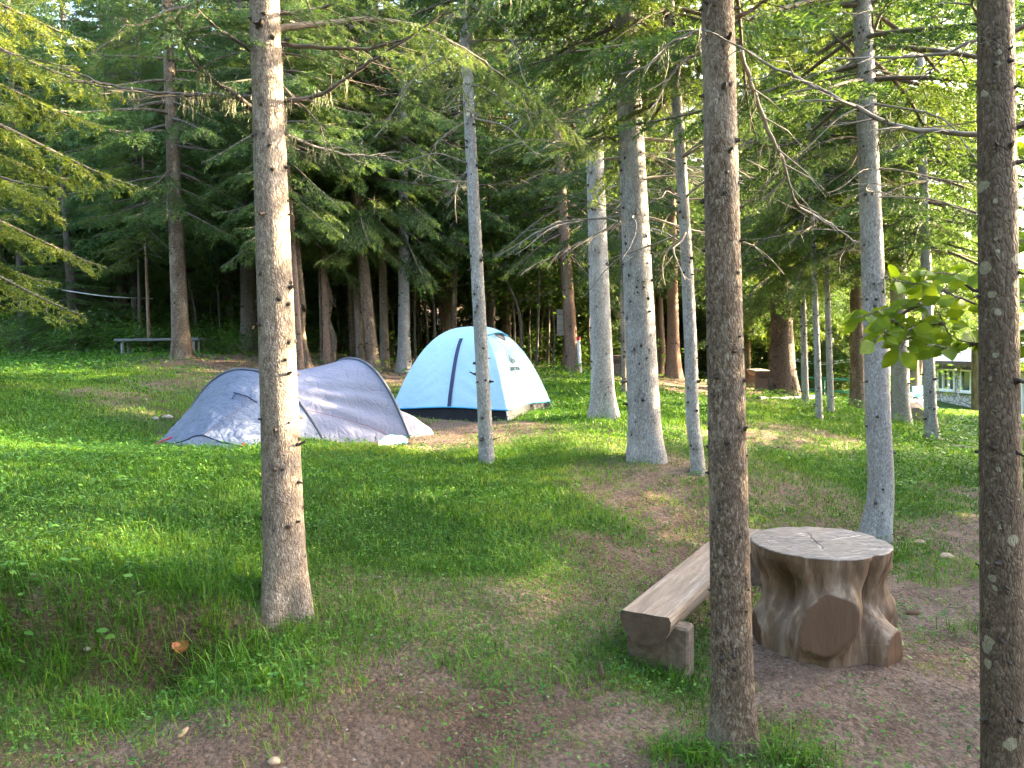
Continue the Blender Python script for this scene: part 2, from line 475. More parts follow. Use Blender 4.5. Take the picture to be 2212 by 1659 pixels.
def lp(x, y):
    r = np.hypot(x, y + 0.5); return np.stack([np.arctan2(x, y + 0.5) * 2.2, np.log(np.maximum(r, 0.5)) * 2.2], -1)
_gl = lp(_g[:, 0], _g[:, 1])

def cover(x, y):
    shp = np.shape(x); x = np.ravel(x); y = np.ravel(y); out = np.zeros(len(x))
    for i in range(0, len(x), 50000):
        q = lp(x[i:i + 50000], y[i:i + 50000])
        d2 = ((q[:, None] - _gl[None]) ** 2).sum(-1)
        w = np.exp(-d2 / (2 * 0.085 ** 2)) + 1e-6 / (d2 + 1e-3)
        out[i:i + 50000] = (w * _g[:, 2]).sum(1) / w.sum(1)
    far = np.clip((np.hypot(x, y) - 22) / 6, 0, 1)
    out = out * (1 - far) + np.where((x > .12 * y) & (y < 60), 0.95, 0.35) * far
    e = 3.96 + 0.18 * fbm(x * 1.3, x * 0 + 1.0, 8, 3) + np.clip(x + 1.9, 0, 3) * 0.45
    out *= 1 - 0.5 * np.clip((x + 0.9) / -0.5, 0, 1) * np.exp(-((y - e + 0.03) / 0.16) ** 2)
    out *= 1 - np.exp(-(((x + 1.78) / 0.12) ** 2 + ((y - 3.93) / 0.11) ** 2))
    return out.reshape(shp)

def axis(lo, hi, c, fine, grow):
    a = [c]; st = fine
    while a[-1] < hi: a.append(a[-1] + st); st *= grow
    b = [c]; st = fine
    while b[-1] > lo: b.append(b[-1] - st); st *= grow
    return np.array(sorted(set(b + a)))
gx = axis(-90, 90, 0.3, 0.028, 1.0085)
gy = axis(-25, 130, 3.4, 0.024, 1.0105)
XX, YY = np.meshgrid(gx, gy)
ZZ = ground_h(XX, YY)
CV = cover(XX, YY)
nearf = np.clip(1 - (np.hypot(XX, YY) - 6) / 8, 0, 1)
ZZ = ZZ + nearf * (1 - 0.6 * CV) * (0.034 * fbm(XX * 7, YY * 7, 21, 4) + 0.020 * fbm(XX * 28, YY * 28, 22, 2))
nyy, nxx = XX.shape
ii = (np.arange(nyy - 1)[:, None] * nxx + np.arange(nxx - 1)[None]).ravel()
FT = np.stack([ii, ii + 1, ii + nxx + 1, ii + nxx], 1)

def ground_material():
    m, nt, b = mat('soil_and_turf')
    geo = N(nt, 'ShaderNodeNewGeometry'); pos = geo.outputs['Position']
    at = N(nt, 'ShaderNodeAttribute'); at.attribute_name = 'cover'
    n1 = noise(nt, pos, 2.5, 6, 0.6); n2 = noise(nt, pos, 26, 5, 0.65); n3 = noise(nt, pos, 110, 4, 0.6)
    soil = ramp(nt, n1, [(0.3, (0.125, 0.078, 0.054)), (0.5, (0.225, 0.150, 0.108)), (0.72, (0.32, 0.228, 0.172))])
    soil = mix(nt, ramp(nt, n2, [(0.4, 0.0), (0.7, 0.65)]), soil, (0.062, 0.037, 0.026))
    clod = N(nt, 'ShaderNodeTexVoronoi'); clod.inputs['Scale'].default_value = 38; nt.links.new(pos, clod.inputs['Vector'])
    soil = mix(nt, ramp(nt, clod.outputs['Distance'], [(0.5, 0.0), (0.85, 0.4)]), soil, (0.05, 0.03, 0.02))
    soil = mix(nt, ramp(nt, noise(nt, pos, 55, 5, 0.75), [(0.36, 0.5), (0.46, 0.0)]), soil, (0.058, 0.034, 0.024))
    lit = ramp(nt, n3, [(0.56, 0.0), (0.64, 0.8)])
    soil = mix(nt, lit, soil, (0.27, 0.20, 0.15))
    turf = ramp(nt, n2, [(0.35, (0.030, 0.055, 0.010)), (0.55, (0.055, 0.105, 0.016)), (0.75, (0.095, 0.10, 0.036))])
    f = mth(nt, 'ADD', at.outputs['Fac'], mth(nt, 'MULTIPLY', mth(nt, 'SUBTRACT', n2, 0.5), 0.9))
    da = N(nt, 'ShaderNodeAttribute'); da.attribute_name = 'damp_shade'
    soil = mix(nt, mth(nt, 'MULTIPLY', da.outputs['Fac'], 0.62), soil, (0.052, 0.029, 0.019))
    c = mix(nt, ramp(nt, f, [(0.35, 0.0), (0.75, 1.0)]), soil, turf)
    nt.links.new(c, b.inputs['Base Color'])
    b.inputs['Roughness'].default_value = 0.95; b.inputs['Specular IOR Level'].default_value = 0.15
    h = mth(nt, 'ADD', n2, mth(nt, 'ADD', mth(nt, 'MULTIPLY', n3, 0.4), mth(nt, 'MULTIPLY', clod.outputs['Distance'], -0.7)))
    bump(nt, b, h, 1.0, 0.04)
    return m
M['ground'] = ground_material()
def damp_shade(x, y):
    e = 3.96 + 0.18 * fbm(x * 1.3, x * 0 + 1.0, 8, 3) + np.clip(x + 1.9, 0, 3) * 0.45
    d = np.clip((x + 0.7) / -0.4, 0, 1) * np.exp(-((y - e + 0.08) / 0.24) ** 2) * 1.1  # bank face: shade below its lip painted in as darker soil
    for px, py, r_ in ((900, 1580, .75), (620, 1560, .5), (850, 1440, .4), (1100, 1500, .4), (150, 1640, .5), (360, 885, .8), (1290, 1190, .7), (500, 790, 3)):
        g_ = G(px, py); d = np.maximum(d, 0.75 * np.exp(-(((x - g_.x) ** 2 + (y - g_.y) ** 2) / r_ ** 2)))
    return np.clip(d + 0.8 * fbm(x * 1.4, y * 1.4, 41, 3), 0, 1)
me = new_mesh('ground', np.stack([XX, YY, ZZ], -1).reshape(-1, 3), FT, [M['ground']], None, True, {'cover': CV.ravel(), 'damp_shade': damp_shade(XX, YY).ravel()})
tag(link('ground', me), 'sloping woodland clearing of brown soil and turf', 'ground', kind='structure')

# ------------------------------------------------------------------ grass, weeds, litter
rng = np.random.default_rng(7)
def scatter(n, rmin, rmax, half, power=1.0, y_off=0.0):
    """random ground points inside a wedge in front of the camera"""
    u = rng.random(n); r = (rmin ** 2 + u * (rmax ** 2 - rmin ** 2)) ** 0.5
    th = (rng.random(n) * 2 - 1) * half
    return r * np.sin(th), r * np.cos(th) + y_off

def blades(x, y, hgt, wid, hue, bend=0.5):
    n = len(x); z = ground_h(x, y) - 0.005
    a = rng.random(n) * 2 * math.pi
    d = np.stack([np.cos(a), np.sin(a), np.zeros(n)], 1); sd = np.stack([-np.sin(a), np.cos(a), np.zeros(n)], 1)
    b0 = np.stack([x, y, z], 1); l = (0.2 + rng.random(n) * bend)[:, None] * hgt[:, None]
    up = np.array([0, 0, 1.0])
    m = b0 + up * (hgt * 0.62)[:, None] + d * l * 0.35
    t = b0 + up * (hgt * (1 - 0.3 * bend * rng.random(n)))[:, None] + d * l * 1.1
    w = sd * (wid * 0.5)[:, None]
    V = np.stack([b0 - w, b0 + w, m + w * 0.8, m - w * 0.8, t], 1).reshape(-1, 3)
    i = np.arange(n)[:, None] * 5
    F4 = i + np.array([[0, 1, 2, 3]]); F3 = i + np.array([[3, 2, 4]])
    return V, F4, F3, np.repeat(hue, 5)

gV = []; g4 = []; g3 = []; gh_ = []; off = 0
def zone(n, r0, r1, hmin, hmax, wid):
    global off
    x, y = scatter(n, r0, r1, math.radians(40))
    c = cover(x, y)
    tuft = fbm(x * 2.3, y * 2.3, 31, 3) + 0.6 * fbm(x * 7, y * 7, 32, 2)
    keep = rng.random(n) < np.clip(c * 1.5 + tuft * 1.1 * np.clip(1.5 - c, .3, 1) - 0.13, 0, 1)
    keep &= ~in_tent(x, y)
    x = x[keep]; y = y[keep]; c = c[keep]
    tall = np.clip(0.5 + 1.6 * fbm(x * 1.1, y * 1.1, 33, 3), 0.1, 1)
    bank = np.clip((x + 0.8) / -0.6, 0, 1) * np.exp(-((y - 4.0) / 0.55) ** 2)
    h = hmin + (hmax - hmin) * tall * (0.35 + 0.65 * rng.random(len(x))) * (0.35 + 0.65 * c) * (1 + 0.9 * bank)
    hue = np.clip(0.42 + 0.30 * fbm(x * 0.9, y * 0.9, 35, 3) * 2 + 0.22 * rng.standard_normal(len(x)) + 0.3 * (0.75 - c) + .5 * (rng.random(len(x)) < .05), 0, 1)
    V, F4, F3, hu = blades(x, y, h, wid * (0.7 + 0.6 * rng.random(len(x))), hue, 0.9)
    gV.append(V); g4.append(F4 + off); g3.append(F3 + off); gh_.append(hu); off += len(V)

TENT_BOX = []   # footprints (world polygons) where nothing grows
def in_tent(x, y):
    r = np.zeros(len(x), bool)
    for poly in TENT_BOX:
        ins = np.zeros(len(x), bool); n = len(poly)
        for k in range(n):
            (x0, y0), (x1, y1) = poly[k], poly[(k + 1) % n]
            cnd = ((y0 > y) != (y1 > y)) & (x < (x1 - x0) * (y - y0) / ((y1 - y0) or 1e-9) + x0)
            ins ^= cnd
        r |= ins
    return r
# ------------------------------------------------------------------ conifer foliage generators
def needles(p0, p1, per_m, nl, nw, rng, spread=0.8):
    ax = p1 - p0; L = np.linalg.norm(ax, axis=1)
    cnt = np.floor(L * per_m + rng.random(len(L))).astype(int)
    k = np.repeat(np.arange(len(L)), cnt); n = len(k)
    a = ax[k] / np.maximum(L[k], 1e-6)[:, None]
    p = p0[k] + ax[k] * rng.random(n)[:, None]
    r = rng.standard_normal((n, 3)); r[:, 2] *= 0.75
    pr = nrm(r - (r * a).sum(1, keepdims=True) * a)
    d = nrm(a * 0.65 + pr * spread)
    w = nrm(np.cross(d, rng.standard_normal((n, 3)))) * (nw / 2)
    ln = nl * (0.7 + 0.5 * rng.random(n))[:, None]
    V = np.stack([p - w, p + w, p + d * ln], 1).reshape(-1, 3)
    return V, np.arange(n * 3).reshape(-1, 3)

def twig_system(main, rng, gap, seclen, terlen, tergap, hang, bare, fan=0.9):
    """secondary and tertiary twigs along a main axis; returns a list of polylines [(p0,p1,p2)] and needle-bearing segments"""
    n = len(main); seg = np.linalg.norm(np.diff(main, axis=0), axis=1); cum = np.concatenate([[0], np.cumsum(seg)]); L = cum[-1]
    tang, sidev, upv = frames(main)
    secs = []; s = bare * L; sgn = 1
    while s < L * 0.985:
        t = s / L; k = min(np.searchsorted(cum, s) - 1, n - 2); k = max(k, 0)
        f = (s - cum[k]) / max(seg[k], 1e-6)
        p = main[k] * (1 - f) + main[k + 1] * f
        prof = (1 - t) ** 0.75 * min(1.0, 0.35 + (t - bare) * 3.0) + 0.12
        ln = seclen * prof * (0.65 + 0.6 * rng.random())
        side = np.array([-tang[k][1], tang[k][0], 0.0]); side /= max(np.linalg.norm(side), 1e-6)
        ang = 0.75 + 0.35 * rng.random()
        d = tang[k] * (0.75) + side * sgn * fan * ang * 1.1 + np.array([0, 0, -hang * (0.3 + 0.9 * rng.random()) + 0.10 * rng.standard_normal()])
        d /= np.linalg.norm(d)
        m = p + d * ln * 0.5 + np.array([0, 0, -0.02 * ln])
        d2 = d + np.array([0, 0, -hang * 0.5 - 0.05]) + tang[k] * 0.25; d2 /= np.linalg.norm(d2)
        e = m + d2 * ln * 0.5
        secs.append((p, m, e, t)); sgn = -sgn
        s += gap * (0.6 + 0.8 * rng.random())
    ters = []
    for (p, m, e, t) in secs:
        ln = np.linalg.norm(e - p)
        q = tergap
        sg = 1
        while q < ln * 0.96:
            u = q / ln
            b = p + (m - p) * (u * 2) if u < 0.5 else m + (e - m) * (u * 2 - 1)
            ax = (m - p) if u < 0.5 else (e - m); ax = ax / max(np.linalg.norm(ax), 1e-6)
            side = np.array([-ax[1], ax[0], 0.0]); side /= max(np.linalg.norm(side), 1e-6)
            d = ax * 0.8 + side * sg * 0.75 + np.array([0, 0, -hang * 0.6 * rng.random()]); d /= np.linalg.norm(d)
            l3 = terlen * (1 - u * 0.75) * (0.5 + 0.7 * rng.random()) * min(1, ln / max(seclen * .5, 1e-3))
            ters.append((b, b + d * l3, t)); sg = -sg
            q += tergap * (0.7 + 0.6 * rng.random())
    return secs, ters

LOD = {   # needle length, width, needles per metre, secondary gap, tertiary gap, tube sides
 'fine': (0.024, 0.0035, 330, 0.075, 0.055, 5),
 'mid':  (0.055, 0.0125, 115, 0.085, 0.075, 4),
 'low':  (0.085, 0.024, 55, 0.125, 0.11, 3),
 'vlow': (0.15, 0.058, 22, 0.17, 0.16, 3)}

def make_branch(L, lod, seed, droop=0.22, hang=0.35, bare=0.22, tip=0.1):
    r = np.random.default_rng(seed); nl, nw, pm, gap, tg, sd = LOD[lod]
    t = np.linspace(0, 1, 10)
    main = np.stack([L * t, L * 0.05 * np.sin(t * 4 + r.random() * 6) * t, L * (0.06 * t - droop * t ** 1.7 + tip * t ** 4)], 1)
    secs, ters = twig_system(main, r, gap, L * 0.40, L * 0.11 + 0.05, tg, hang, bare)
    p0 = [a for a, m, e, q in secs] + [m for a, m, e, q in secs] + [a for a, e, q in ters] + list(main[4:-1])
    p1 = [m for a, m, e, q in secs] + [e for a, m, e, q in secs] + [e for a, e, q in ters] + list(main[5:])
    nv, nf = needles(np.array(p0), np.array(p1), pm, nl, nw, r)
    wv = []; wf = []; o = 0
    v, f = tube(main, np.linspace(0.013, 0.003, 10) * L, sd); wv.append(v); wf.append(f); o += len(v)
    if lod in ('fine', 'mid'):
        for a, m, e, q in secs:
            v, f = tube(np.array([a, m, e]), [0.0042 * L ** .5, 0.003 * L ** .5, 0.0015], 3); wv.append(v); wf.append(f + o); o += len(v)
    return nv, nf, np.concatenate(wv), np.concatenate(wf)

def make_dead(L, seed, n_sec=14):
    r = np.random.default_rng(seed); t = np.linspace(0, 1, 9)
    main = np.stack([L * t, L * 0.07 * np.sin(t * 5 + r.random() * 6) * t, L * (0.10 * t - 0.32 * t ** 1.6 + 0.06 * np.sin(t * 7 + r.random() * 6) * t)], 1)
    secs, ters = twig_system(main, r, L / n_sec, L * 0.33, L * 0.10, 0.09, 0.35, 0.18)
    wv = []; wf = []; o = 0
    v, f = tube(main, np.linspace(0.0095, 0.0022, 9) * L + 0.001, 4); wv.append(v); wf.append(f); o += len(v)
    for a, m, e, q in secs:
        v, f = tube(np.array([a, m + r.standard_normal(3) * 0.012, e]), [0.0034, 0.0026, 0.0012], 3); wv.append(v); wf.append(f + o); o += len(v)
    for a, e, q in ters:
        v, f = tube(np.array([a, e]), [0.0018, 0.0009], 3); wv.append(v); wf.append(f + o); o += len(v)
    return np.concatenate(wv), np.concatenate(wf)

_BR = {}
def branches(lod):
    if lod not in _BR:
        _BR[lod] = [make_branch(1.9, lod, 40 + k, droop=0.14 + 0.06 * k, hang=0.30 + 0.10 * (k % 3), bare=0.18 + 0.06 * (k % 3)) for k in range(4)]
    return _BR[lod]

def place(V, s, yaw, pitch, pos):
    cp_, sp = math.cos(pitch), math.sin(pitch); cy_, sy = math.cos(yaw), math.sin(yaw)
    x = V[:, 0] * cp_ - V[:, 2] * sp; z = V[:, 0] * sp + V[:, 2] * cp_; y = V[:, 1]
    return np.stack([(x * cy_ - y * sy) * s + pos[0], (x * sy + y * cy_) * s + pos[1], z * s + pos[2]], 1)

def crown_arrays(H, R, lod, seed, whorl=0.42, per=4, dense=1.0, top=0.25):
    """a whole crown in its own coordinates, z from 0 (lowest limb) to H"""
    r = np.random.default_rng(seed); B = branches(lod)
    NV = []; NF = []; WV = []; WF = []; no = wo = 0; z = 0.0; ph = r.random() * 6.28
    while z < H:
        u = z / H
        ln = R * ((1 - u) ** 0.75 * (1 - top) + top * (1 - u) + 0.06) * (0.75 + 0.25 * min(1, u * 8))
        m = per if r.random() < dense else per - 1
        for k in range(max(m, 2)):
            nv, nf, wv, wf = B[r.integers(len(B))]
            s = ln / 1.9 * (0.7 + 0.5 * r.random())
            yaw = ph + k * 6.283 / m + r.normal() * 0.25; pit = -0.30 + 0.75 * u + r.normal() * 0.10
            pos = (0, 0, z + r.normal() * 0.10)
            v = place(nv, s, yaw, pit, pos); NV.append(v); NF.append(nf + no); no += len(v)
            v = place(wv, s, yaw, pit, pos); WV.append(v); WF.append(wf + wo); wo += len(v)
        ph += 0.9 + r.random(); z += whorl * (0.75 + 0.5 * r.random())
    return np.concatenate(NV), np.concatenate(NF), np.concatenate(WV), np.concatenate(WF)

_CR = {}
def crown_meshes(lod, var):
    key = (lod, var)
    if key not in _CR:
        H, R, wh, per = {'fine': (4.5, 1.7, 0.42, 4), 'mid': (8.0, 2.3, 0.32, 5), 'low': (9.0, 2.5, 0.30, 6), 'vlow': (10.0, 2.5, 0.34, 6)}[lod]
        nv, nf, wv, wf = crown_arrays(H, R, lod, 100 + var * 7 + len(lod), wh, per)
        _CR[key] = (new_mesh('crown', nv, nf, [M['needle']]), new_mesh('branchwork', wv, wf, [M['limb']], None, True))
    return _CR[key]

_DD = {}
def dead_mesh(var):
    if var not in _DD:
        r = np.random.default_rng(300 + var); V = []; F = []; o = 0
        z = 0.0
        D = [make_dead(1.5, 320 + var * 5 + k) for k in range(4)]
        while z < 1.0:          # unit height, stretched when placed
            for k in range(3):
                v, f = D[r.integers(4)]
                v = place(v, 0.6 + 0.6 * r.random(), r.random() * 6.28, -0.05 + r.normal() * 0.22, (0, 0, z * 3.0)); V.append(v); F.append(f + o); o += len(v)
            z += 0.10 + 0.08 * r.random()
        _DD[var] = new_mesh('deadwood', np.concatenate(V), np.concatenate(F), [M['deadwood']], None, True)
    return _DD[var]

# ------------------------------------------------------------------ trunks and trees
def trunk_mesh(pts, H, r0, bk, seed, flare=0.35, flen=0.16, taper=0.8, sides=20, step=0.05, rough=0.035, knots=50, kz=(0.3, 5.0), stub=0.02, kr=0.011):
    """pts: local polyline (from the foot upwards)"""
    r = np.random.default_rng(seed); pts = np.asarray(pts, float)
    d = np.concatenate([[0], np.cumsum(np.linalg.norm(np.diff(pts, axis=0), axis=1))])
    n = max(int(min(d[-1], 6.0) / step), 6)
    C = spline(pts, max(n, 8)); s = np.concatenate([[0], np.cumsum(np.linalg.norm(np.diff(C, axis=0), axis=1))])
    rad = r0 * (1 - taper * s / H) + r0 * flare * np.exp(-s / flen)
    rad = np.maximum(rad, 0.012)
    th = np.arange(sides) / sides * 2 * math.pi
    TH, SS = np.meshgrid(th, s)
    cx, sx = np.cos(TH), np.sin(TH)
    nz = fbm(cx * 2.2 + SS * 1.7 + seed, sx * 2.2 - SS * 1.1, seed, 4) * 2 * rough + fbm(cx * 9 + SS * 9, sx * 9 + SS * 4, seed + 3, 2) * rough * 0.8
    roots = flare * 0.65 * np.cos(TH * r.integers(4, 6) + r.random() * 6) * np.exp(-SS / (flen * 0.9)) + flare * 0.4 * np.cos(TH * 2 + r.random() * 6) * np.exp(-SS / flen)
    RR = rad[:, None] * (1 + nz) + r0 * roots
    V = np.stack([C[:, 0][:, None] + RR * cx, C[:, 1][:, None] + RR * sx, np.repeat(C[:, 2][:, None], sides, 1)], -1)
    V[0, :, 2] -= 0.30; V[0, :, :2] = C[0, :2] + (V[0, :, :2] - C[0, :2]) * 1.12
    i = np.arange(len(s) - 1)[:, None] * sides; j = np.arange(sides)[None]; j2 = (j + 1) % sides
    F = np.stack([i + j, i + j2, i + sides + j2, i + sides + j], -1).reshape(-1, 4)
    mb = MB(); mb.add(V.reshape(-1, 3), F, 0)
    scar = np.zeros(TH.shape)
    z = kz[0]; whorl = 0.30; done = 0
    while done < knots and z < min(kz[1], s[-1] * 0.97):
        m = r.integers(2, 6)
        for q in range(m):
            zz = z + r.normal() * 0.035; a = r.random() * 6.283
            k = min(max(np.searchsorted(s, zz), 1), len(s) - 1); rr = rad[k] * 0.97
            dirv = np.array([math.cos(a), math.sin(a), 0.15 * r.normal()])
            p = C[k] + np.array([0, 0, zz - s[k]]) + dirv * rr * 0.93
            w = kr * (0.6 + 0.9 * r.random()); l = stub * (0.5 + 1.6 * r.random() ** 3)
            n0 = len(mb.V)
            mb.tube([p, p + dirv * (rr * 0.08 + l * 0.35), p + dirv * (rr * 0.08 + l) + r.normal(0, .25, 3) * l], [w * 1.5, w * 0.8, w * 0.45], 6, 1); done += 1
            for kk in range(n0, len(mb.V)): mb.V[kk] = mb.V[kk] + r.normal(0, w * .16, mb.V[kk].shape)
            dth = np.abs(np.angle(np.exp(1j * (TH - a)))) * rr
            scar = np.maximum(scar, 0.95 * np.exp(-((dth / (w * 1.7)) ** 2 + ((SS - zz - .3 * w) / (w * 2.2)) ** 2)))
        scar = np.maximum(scar, 0.45 * np.exp(-((SS - z - 0.012 * np.sin(TH * 2 + z * 9)) / 0.012) ** 2) * (0.5 + 0.5 * np.sin(TH * 3 + z * 17)))
        z += (whorl * (0.6 + 0.9 * r.random()) if r.random() < 0.7 else 0.12) * min(1.0, 60 / max(knots, 1)) ** .6
    nv_ = sum(len(q) for q in mb.V); sc_ = np.zeros(nv_); sc_[:scar.size] = scar.ravel()
    return mb.mesh('trunk', [M[bk], M['knot']], True, {'scar': sc_}), C, s

def line_up(B, px, py):
    """point of the upright plane y = B.y on the sight line of a pixel"""
    o, d = ray(px, py); t = (B.y - o.y) / d.y; return o + d * t

ZUP = Vector((0, 0, 1))
def tree(name, base, up, w, H, cz, label, bk='bark_grey', lod='mid', var=0, R=1.0, dead=None, mids=(), cat='tree', group=None, flare=0.3, flen=0.16, taper=0.85,
         sun_tint=False, knots=50, sides=18, rough=0.03, crown=True, dist=None, stub=0.02, kr=0.011, czs=1.0, limbs=True, step=0.05):
    B = G(*base) if dist is None else None
    if B is None:
        q = P(base[0], base[1], dist); B = Vector((q.x, q.y, gh(q.x, q.y)))
    dep = -(CAMM.inverted() @ B).z
    r0 = w * 0.5 * dep / FPX
    pts = [Vector((0, 0, 0))] + [line_up(B, *m) - B for m in mids] + [line_up(B, *up) - B]
    last = pts[-1]; dr = (pts[-1] - pts[-2]).normalized()
    if last.z < H: pts.append(last + dr * ((H - last.z) / max(dr.z, 0.3)))
    seed = (hash((round(base[0]), round(base[1]))) % 9973)
    me, C, s = trunk_mesh([p[:] for p in pts], H, r0, bk, seed, flare, flen, taper, sides, step, rough, knots, (0.25, H * 0.8), stub, kr)
    T = thing(name, B, label, cat, group)
    link('trunk', me, T)
    q = ZUP.rotation_difference(dr).to_euler()
    rnd = random.Random(seed)
    if crown:
        k = int(np.searchsorted(s, cz)); k = min(k, len(C) - 1); p = C[k]
        cm, lm = crown_meshes(lod, var)
        hh = {'fine': 4.5, 'mid': 8.0, 'low': 9.0, 'vlow': 10.0}[lod]
        e = (q.x, q.y, rnd.random() * 6.28)
        sc = (R, R, max(H - cz + 0.4, 2.0) / hh * czs)
        c = link('crown', cm, T, p, e, sc)
        if sun_tint:
            c.material_slots[0].link = 'OBJECT'; c.material_slots[0].material = M['needle_sun_tint']
        if limbs: link('branchwork', lm, T, p, e, sc)
    if dead:
        k = int(np.searchsorted(s, dead[0])); p = C[min(k, len(C) - 1)]
        link('deadwood', dead_mesh(seed % 3), T, p, (q.x, q.y, rnd.random() * 6.28), (dead[2], dead[2], (dead[1] - dead[0]) / 3.0))
    return T, B, dep

def bough(T, px, dep, r0, needle=True, start=0.3, hang=0.5, seclen=0.45, seed=1, gap=0.07, moss=0, lod='fine', dead=False, gapn=1.0):
    """a big limb drawn through sight lines at given distances; part of tree T"""
    r = np.random.default_rng(seed)
    n = len(px); D = np.interp(np.linspace(0, 1, n), np.linspace(0, 1, len(dep)), dep)
    pts = np.array([P(a, b, d)[:] for (a, b), d in zip(px, D)]) - np.array(T.location)
    L = np.linalg.norm(np.diff(pts, axis=0), axis=1).sum()
    main = spline(pts, max(int(L / 0.05), 8)); main[1:] += r.standard_normal((len(main) - 1, 3)) * 0.004
    nl, nw, pm, _, tg, _s = LOD[lod]
    secs, ters = twig_system(main, r, gap, seclen, seclen * 0.38, tg * (1.6 if dead else 1.0), hang, 0.10)
    mb = MB(); mb.tube(main, np.linspace(r0, 0.0028, len(main)), 6)
    for a, m, e, t in secs:
        k = r.standard_normal(3) * 0.01
        mb.tube([a, m + k, e], [0.0038, 0.0028, 0.0012], 4, 0, False)
    for a, e, t in ters:
        mb.tube([a, e], [0.0016, 0.0008], 3, 0, False)
    b = link('bough', mb.mesh('bough', [M['deadwood' if dead else 'limb']], True), T)
    if needle:
        S2 = [q for q in secs if q[3] > start]; T2 = [q for q in ters if q[2] > start]
        if S2:
            p0 = np.array([q[0] for q in S2] + [q[1] for q in S2] + [q[0] for q in T2]); p1 = np.array([q[1] for q in S2] + [q[2] for q in S2] + [q[1] for q in T2])
            v, f = needles(p0, p1, pm * gapn, nl, nw, r)
            link('needle_spray', new_mesh('needle_spray', v, f, [M['needle']]), b)
    if moss:
        V = []; F = []; o = 0
        for _ in range(moss):
            k = r.integers(0, max(len(main) // 2, 2)); p = main[k]
            for _h in range(10):
                l = 0.03 + 0.10 * r.random(); q = p + r.standard_normal(3) * 0.015
                v, f = tube(np.array([q, q + np.array([r.normal() * .01, r.normal() * .01, -l * .5]), q + np.array([r.normal() * .02, r.normal() * .02, -l])]), [0.003, 0.002, 0.0006], 3)
                V.append(v); F.append(f + o); o += len(v)
        link('hanging_lichen', new_mesh('hanging_lichen', np.concatenate(V), np.concatenate(F), [M['moss_hang']]), b)
    return b
SIDE_N = 42; SIDE_CZ = 1.0; BACK_N = 30; BACK_CZ = 1.5  # counts and lowest limbs of the added unseen trees that block light
# ------------------------------------------------------------------ tents
def cloth(name, col, var=0.06, transl=0.12, rough=0.5, crease=0.35, cscale=7.0):
    m, nt, b = mat(name)
    v = coords(nt)
    n1 = noise(nt, v, 3.0, 3)
    d = tuple(c * (1 - var) for c in col); l = tuple(min(c * (1 + var), .9) for c in col)
    c = ramp(nt, n1, [(0.3, d), (0.7, l)])
    nt.links.new(c, b.inputs['Base Color']); b.inputs['Roughness'].default_value = rough
    b.inputs['Specular IOR Level'].default_value = 0.35
    n2 = noise(nt, v, cscale, 3, 0.5, 1.6); n3 = voro(nt, v, cscale * 1.3, 'DISTANCE_TO_EDGE')
    h = mth(nt, 'ADD', n2, mth(nt, 'MULTIPLY', ramp(nt, n3, [(0, 0), (0.12, 1)]), 0.25))
    bump(nt, b, h, crease, 0.03)
    tr = N(nt, 'ShaderNodeBsdfTranslucent'); nt.links.new(c, tr.inputs[0])
    mx = N(nt, 'ShaderNodeMixShader'); mx.inputs[0].default_value = transl
    nt.links.new(b.outputs[0], mx.inputs[1]); nt.links.new(tr.outputs[0], mx.inputs[2])
    nt.links.new(mx.outputs[0], nt.nodes['Material Output'].inputs[0])
    return m
M['fly_blue'] = cloth('fly_blue', (0.40, 0.61, 0.75), 0.03, 0.15, 0.5, 0.18, 5)
M['fly_grey'] = cloth('fly_grey', (0.215, 0.215, 0.285), 0.05, 0.12, 0.45, 0.35, 6)
M['porch_grey'] = cloth('porch_grey', (0.115, 0.135, 0.190), 0.10, 0.08, 0.5, 0.5, 8)
M['tub'] = cloth('tub', (0.014, 0.015, 0.022), 0.2, 0.0, 0.8, 0.4, 9)
M['navy'] = simple('navy', (0.018, 0.028, 0.085), 0.6, vscale=40)
M['cyan'] = simple('cyan', (0.02, 0.33, 0.62), 0.5)
M['sleeve'] = simple('sleeve', (0.085, 0.09, 0.12), 0.6, vscale=30)
M['red'] = simple('red', (0.50, 0.035, 0.05), 0.6)
M['dull_red'] = simple('dull_red', (0.22, 0.05, 0.07), 0.7)
M['white_tape'] = simple('white_tape', (0.75, 0.75, 0.75), 0.6)
M['ink'] = simple('ink', (0.03, 0.03, 0.035), 0.7, bumpS=0)

def grid_faces(n, m):
    i = np.arange(n - 1)[:, None] * m; j = np.arange(m - 1)[None]
    return np.stack([i + j, i + j + 1, i + m + j + 1, i + m + j], -1).reshape(-1, 4)

